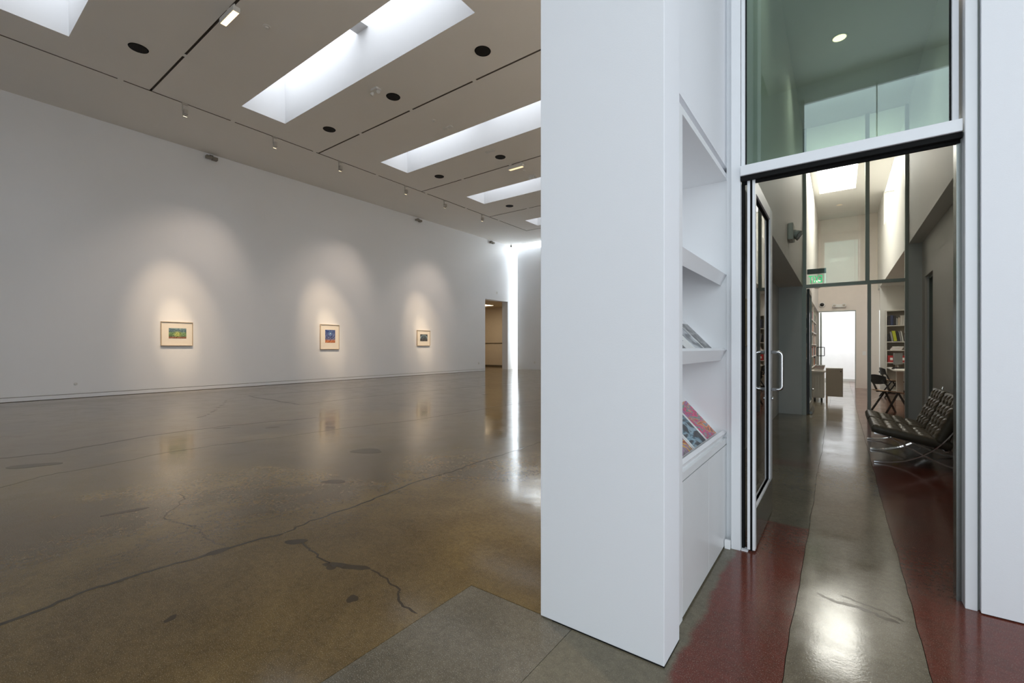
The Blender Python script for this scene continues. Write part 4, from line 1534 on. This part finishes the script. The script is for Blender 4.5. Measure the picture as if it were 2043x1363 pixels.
# left wall shelving of the office: long shelves full of books
lw = thing('wall_shelving', 'long wall of white shelves packed with books along the left of the back office', 'shelving', (-.88, 10.8, 0))
def S(x0, x1, y0, y1, z0, z1):
    return B(x0 + .88, x1 + .88, y0 - 10.8, y1 - 10.8, z0, z1)
LS = [.75, 1.04, 1.36, 1.70, 2.02]
for z in LS:
    obj('shelf', S(-.88, -.585, 11.3, 16.9, z, z + .025), OFFW, lw)
for y in (11.3, 13.2, 15.2, 16.9):
    obj('upright', S(-.88, -.585, y - .02, y, .0, 2.45), OFFW, lw)
pal = list(BOOKC)
ordn = ['first', 'second', 'third', 'fourth', 'fifth', 'sixth', 'seventh', 'eighth', 'ninth', 'tenth', 'eleventh', 'twelfth', 'thirteenth', 'fourteenth', 'fifteenth', 'sixteenth', 'seventeenth', 'eighteenth', 'nineteenth', 'last']
nameS = ['lowest', 'second', 'third', 'fourth', 'top']
for si, z in enumerate(LS):
    for y0, y1, bay in [(11.33, 13.12, 'near'), (13.23, 15.15, 'middle'), (15.23, 16.85, 'far')]:
        y, k = y0, -1
        while y < y1 - .15:
            k += 1
            w = random.uniform(.07, .15)
            h = random.uniform(.19, .255)
            c = random.choice(pal)
            t = book((-.592 - random.uniform(0, .02), y, z + .0265), w, .21, h, c, '%s book, %s on the %s shelf in the %s bay of left wall shelving' % (c, ordn[min(19, k)], nameS[si], bay), 'books on the left wall shelving', rz=R(90))
            y += w + .006

# white cabinet with books on it, and the beige panel beside it
cb = thing('office_cabinet', 'white ribbed cabinet on casters under the left wall shelving', 'cabinet', (-.42, 13.2, 0))
obj('body', B(-.12, .12, -.25, .35, .09, .70, bev=.006), OFFW, cb)
obj('worktop', B(-.15, .15, -.28, .38, .70, .735, bev=.004), OFFW, cb)
for k in range(4):
    obj('door_slat', B(-.10 + k * .05, -.065 + k * .05, -.262, -.25, .11, .68), OFFW, cb)
for xx in (-.07, .07):
    for yy in (-.2, .3):
        bm = bmesh.new()
        cyl(bm, (xx - .012, yy, .035), (xx + .012, yy, .035), .035, .035, 14)
        box(bm, xx - .016, xx + .016, yy - .012, yy + .012, .05, .09)
        obj('caster', bm, BLACKM, cb)
for k, c in enumerate(['cream', 'brown', 'red', 'grey']):
    t = thing('book', '%s book in the pile on the white cabinet, %s from the top' % (c, ['fourth', 'third', 'second', 'first'][k]), 'book', (-.50 + .01 * k, 13.0, .7355 + k * .034), 0, 'pile of books on the cabinet')
    obj('cover', box(B(0, .19, 0, .26, 0, .003), 0, .19, 0, .26, .029, .032), BOOKC[c], t)
    obj('pages', B(.002, .186, .004, .256, .003, .029), PAPER, t)
pn = thing('desk_screen', 'beige desk panel with a small lock standing out from the white cabinet', 'desk panel', (-.10, 13.05, 0))
obj('panel', B(-.165, .165, -.012, .012, .13, .78, bev=.003), BEIGE, pn)
obj('top_edge', B(-.165, .165, -.014, .20, .78, .805, bev=.002), OFFW, pn)
obj('leg', B(-.163, -.13, .02, .06, 0, .78), PLYW, pn)
bm = bmesh.new()
cyl(bm, (.125, -.0125, .73), (.125, -.02, .73), .012, .012, 12)
obj('lock', bm, BLACKM, pn)
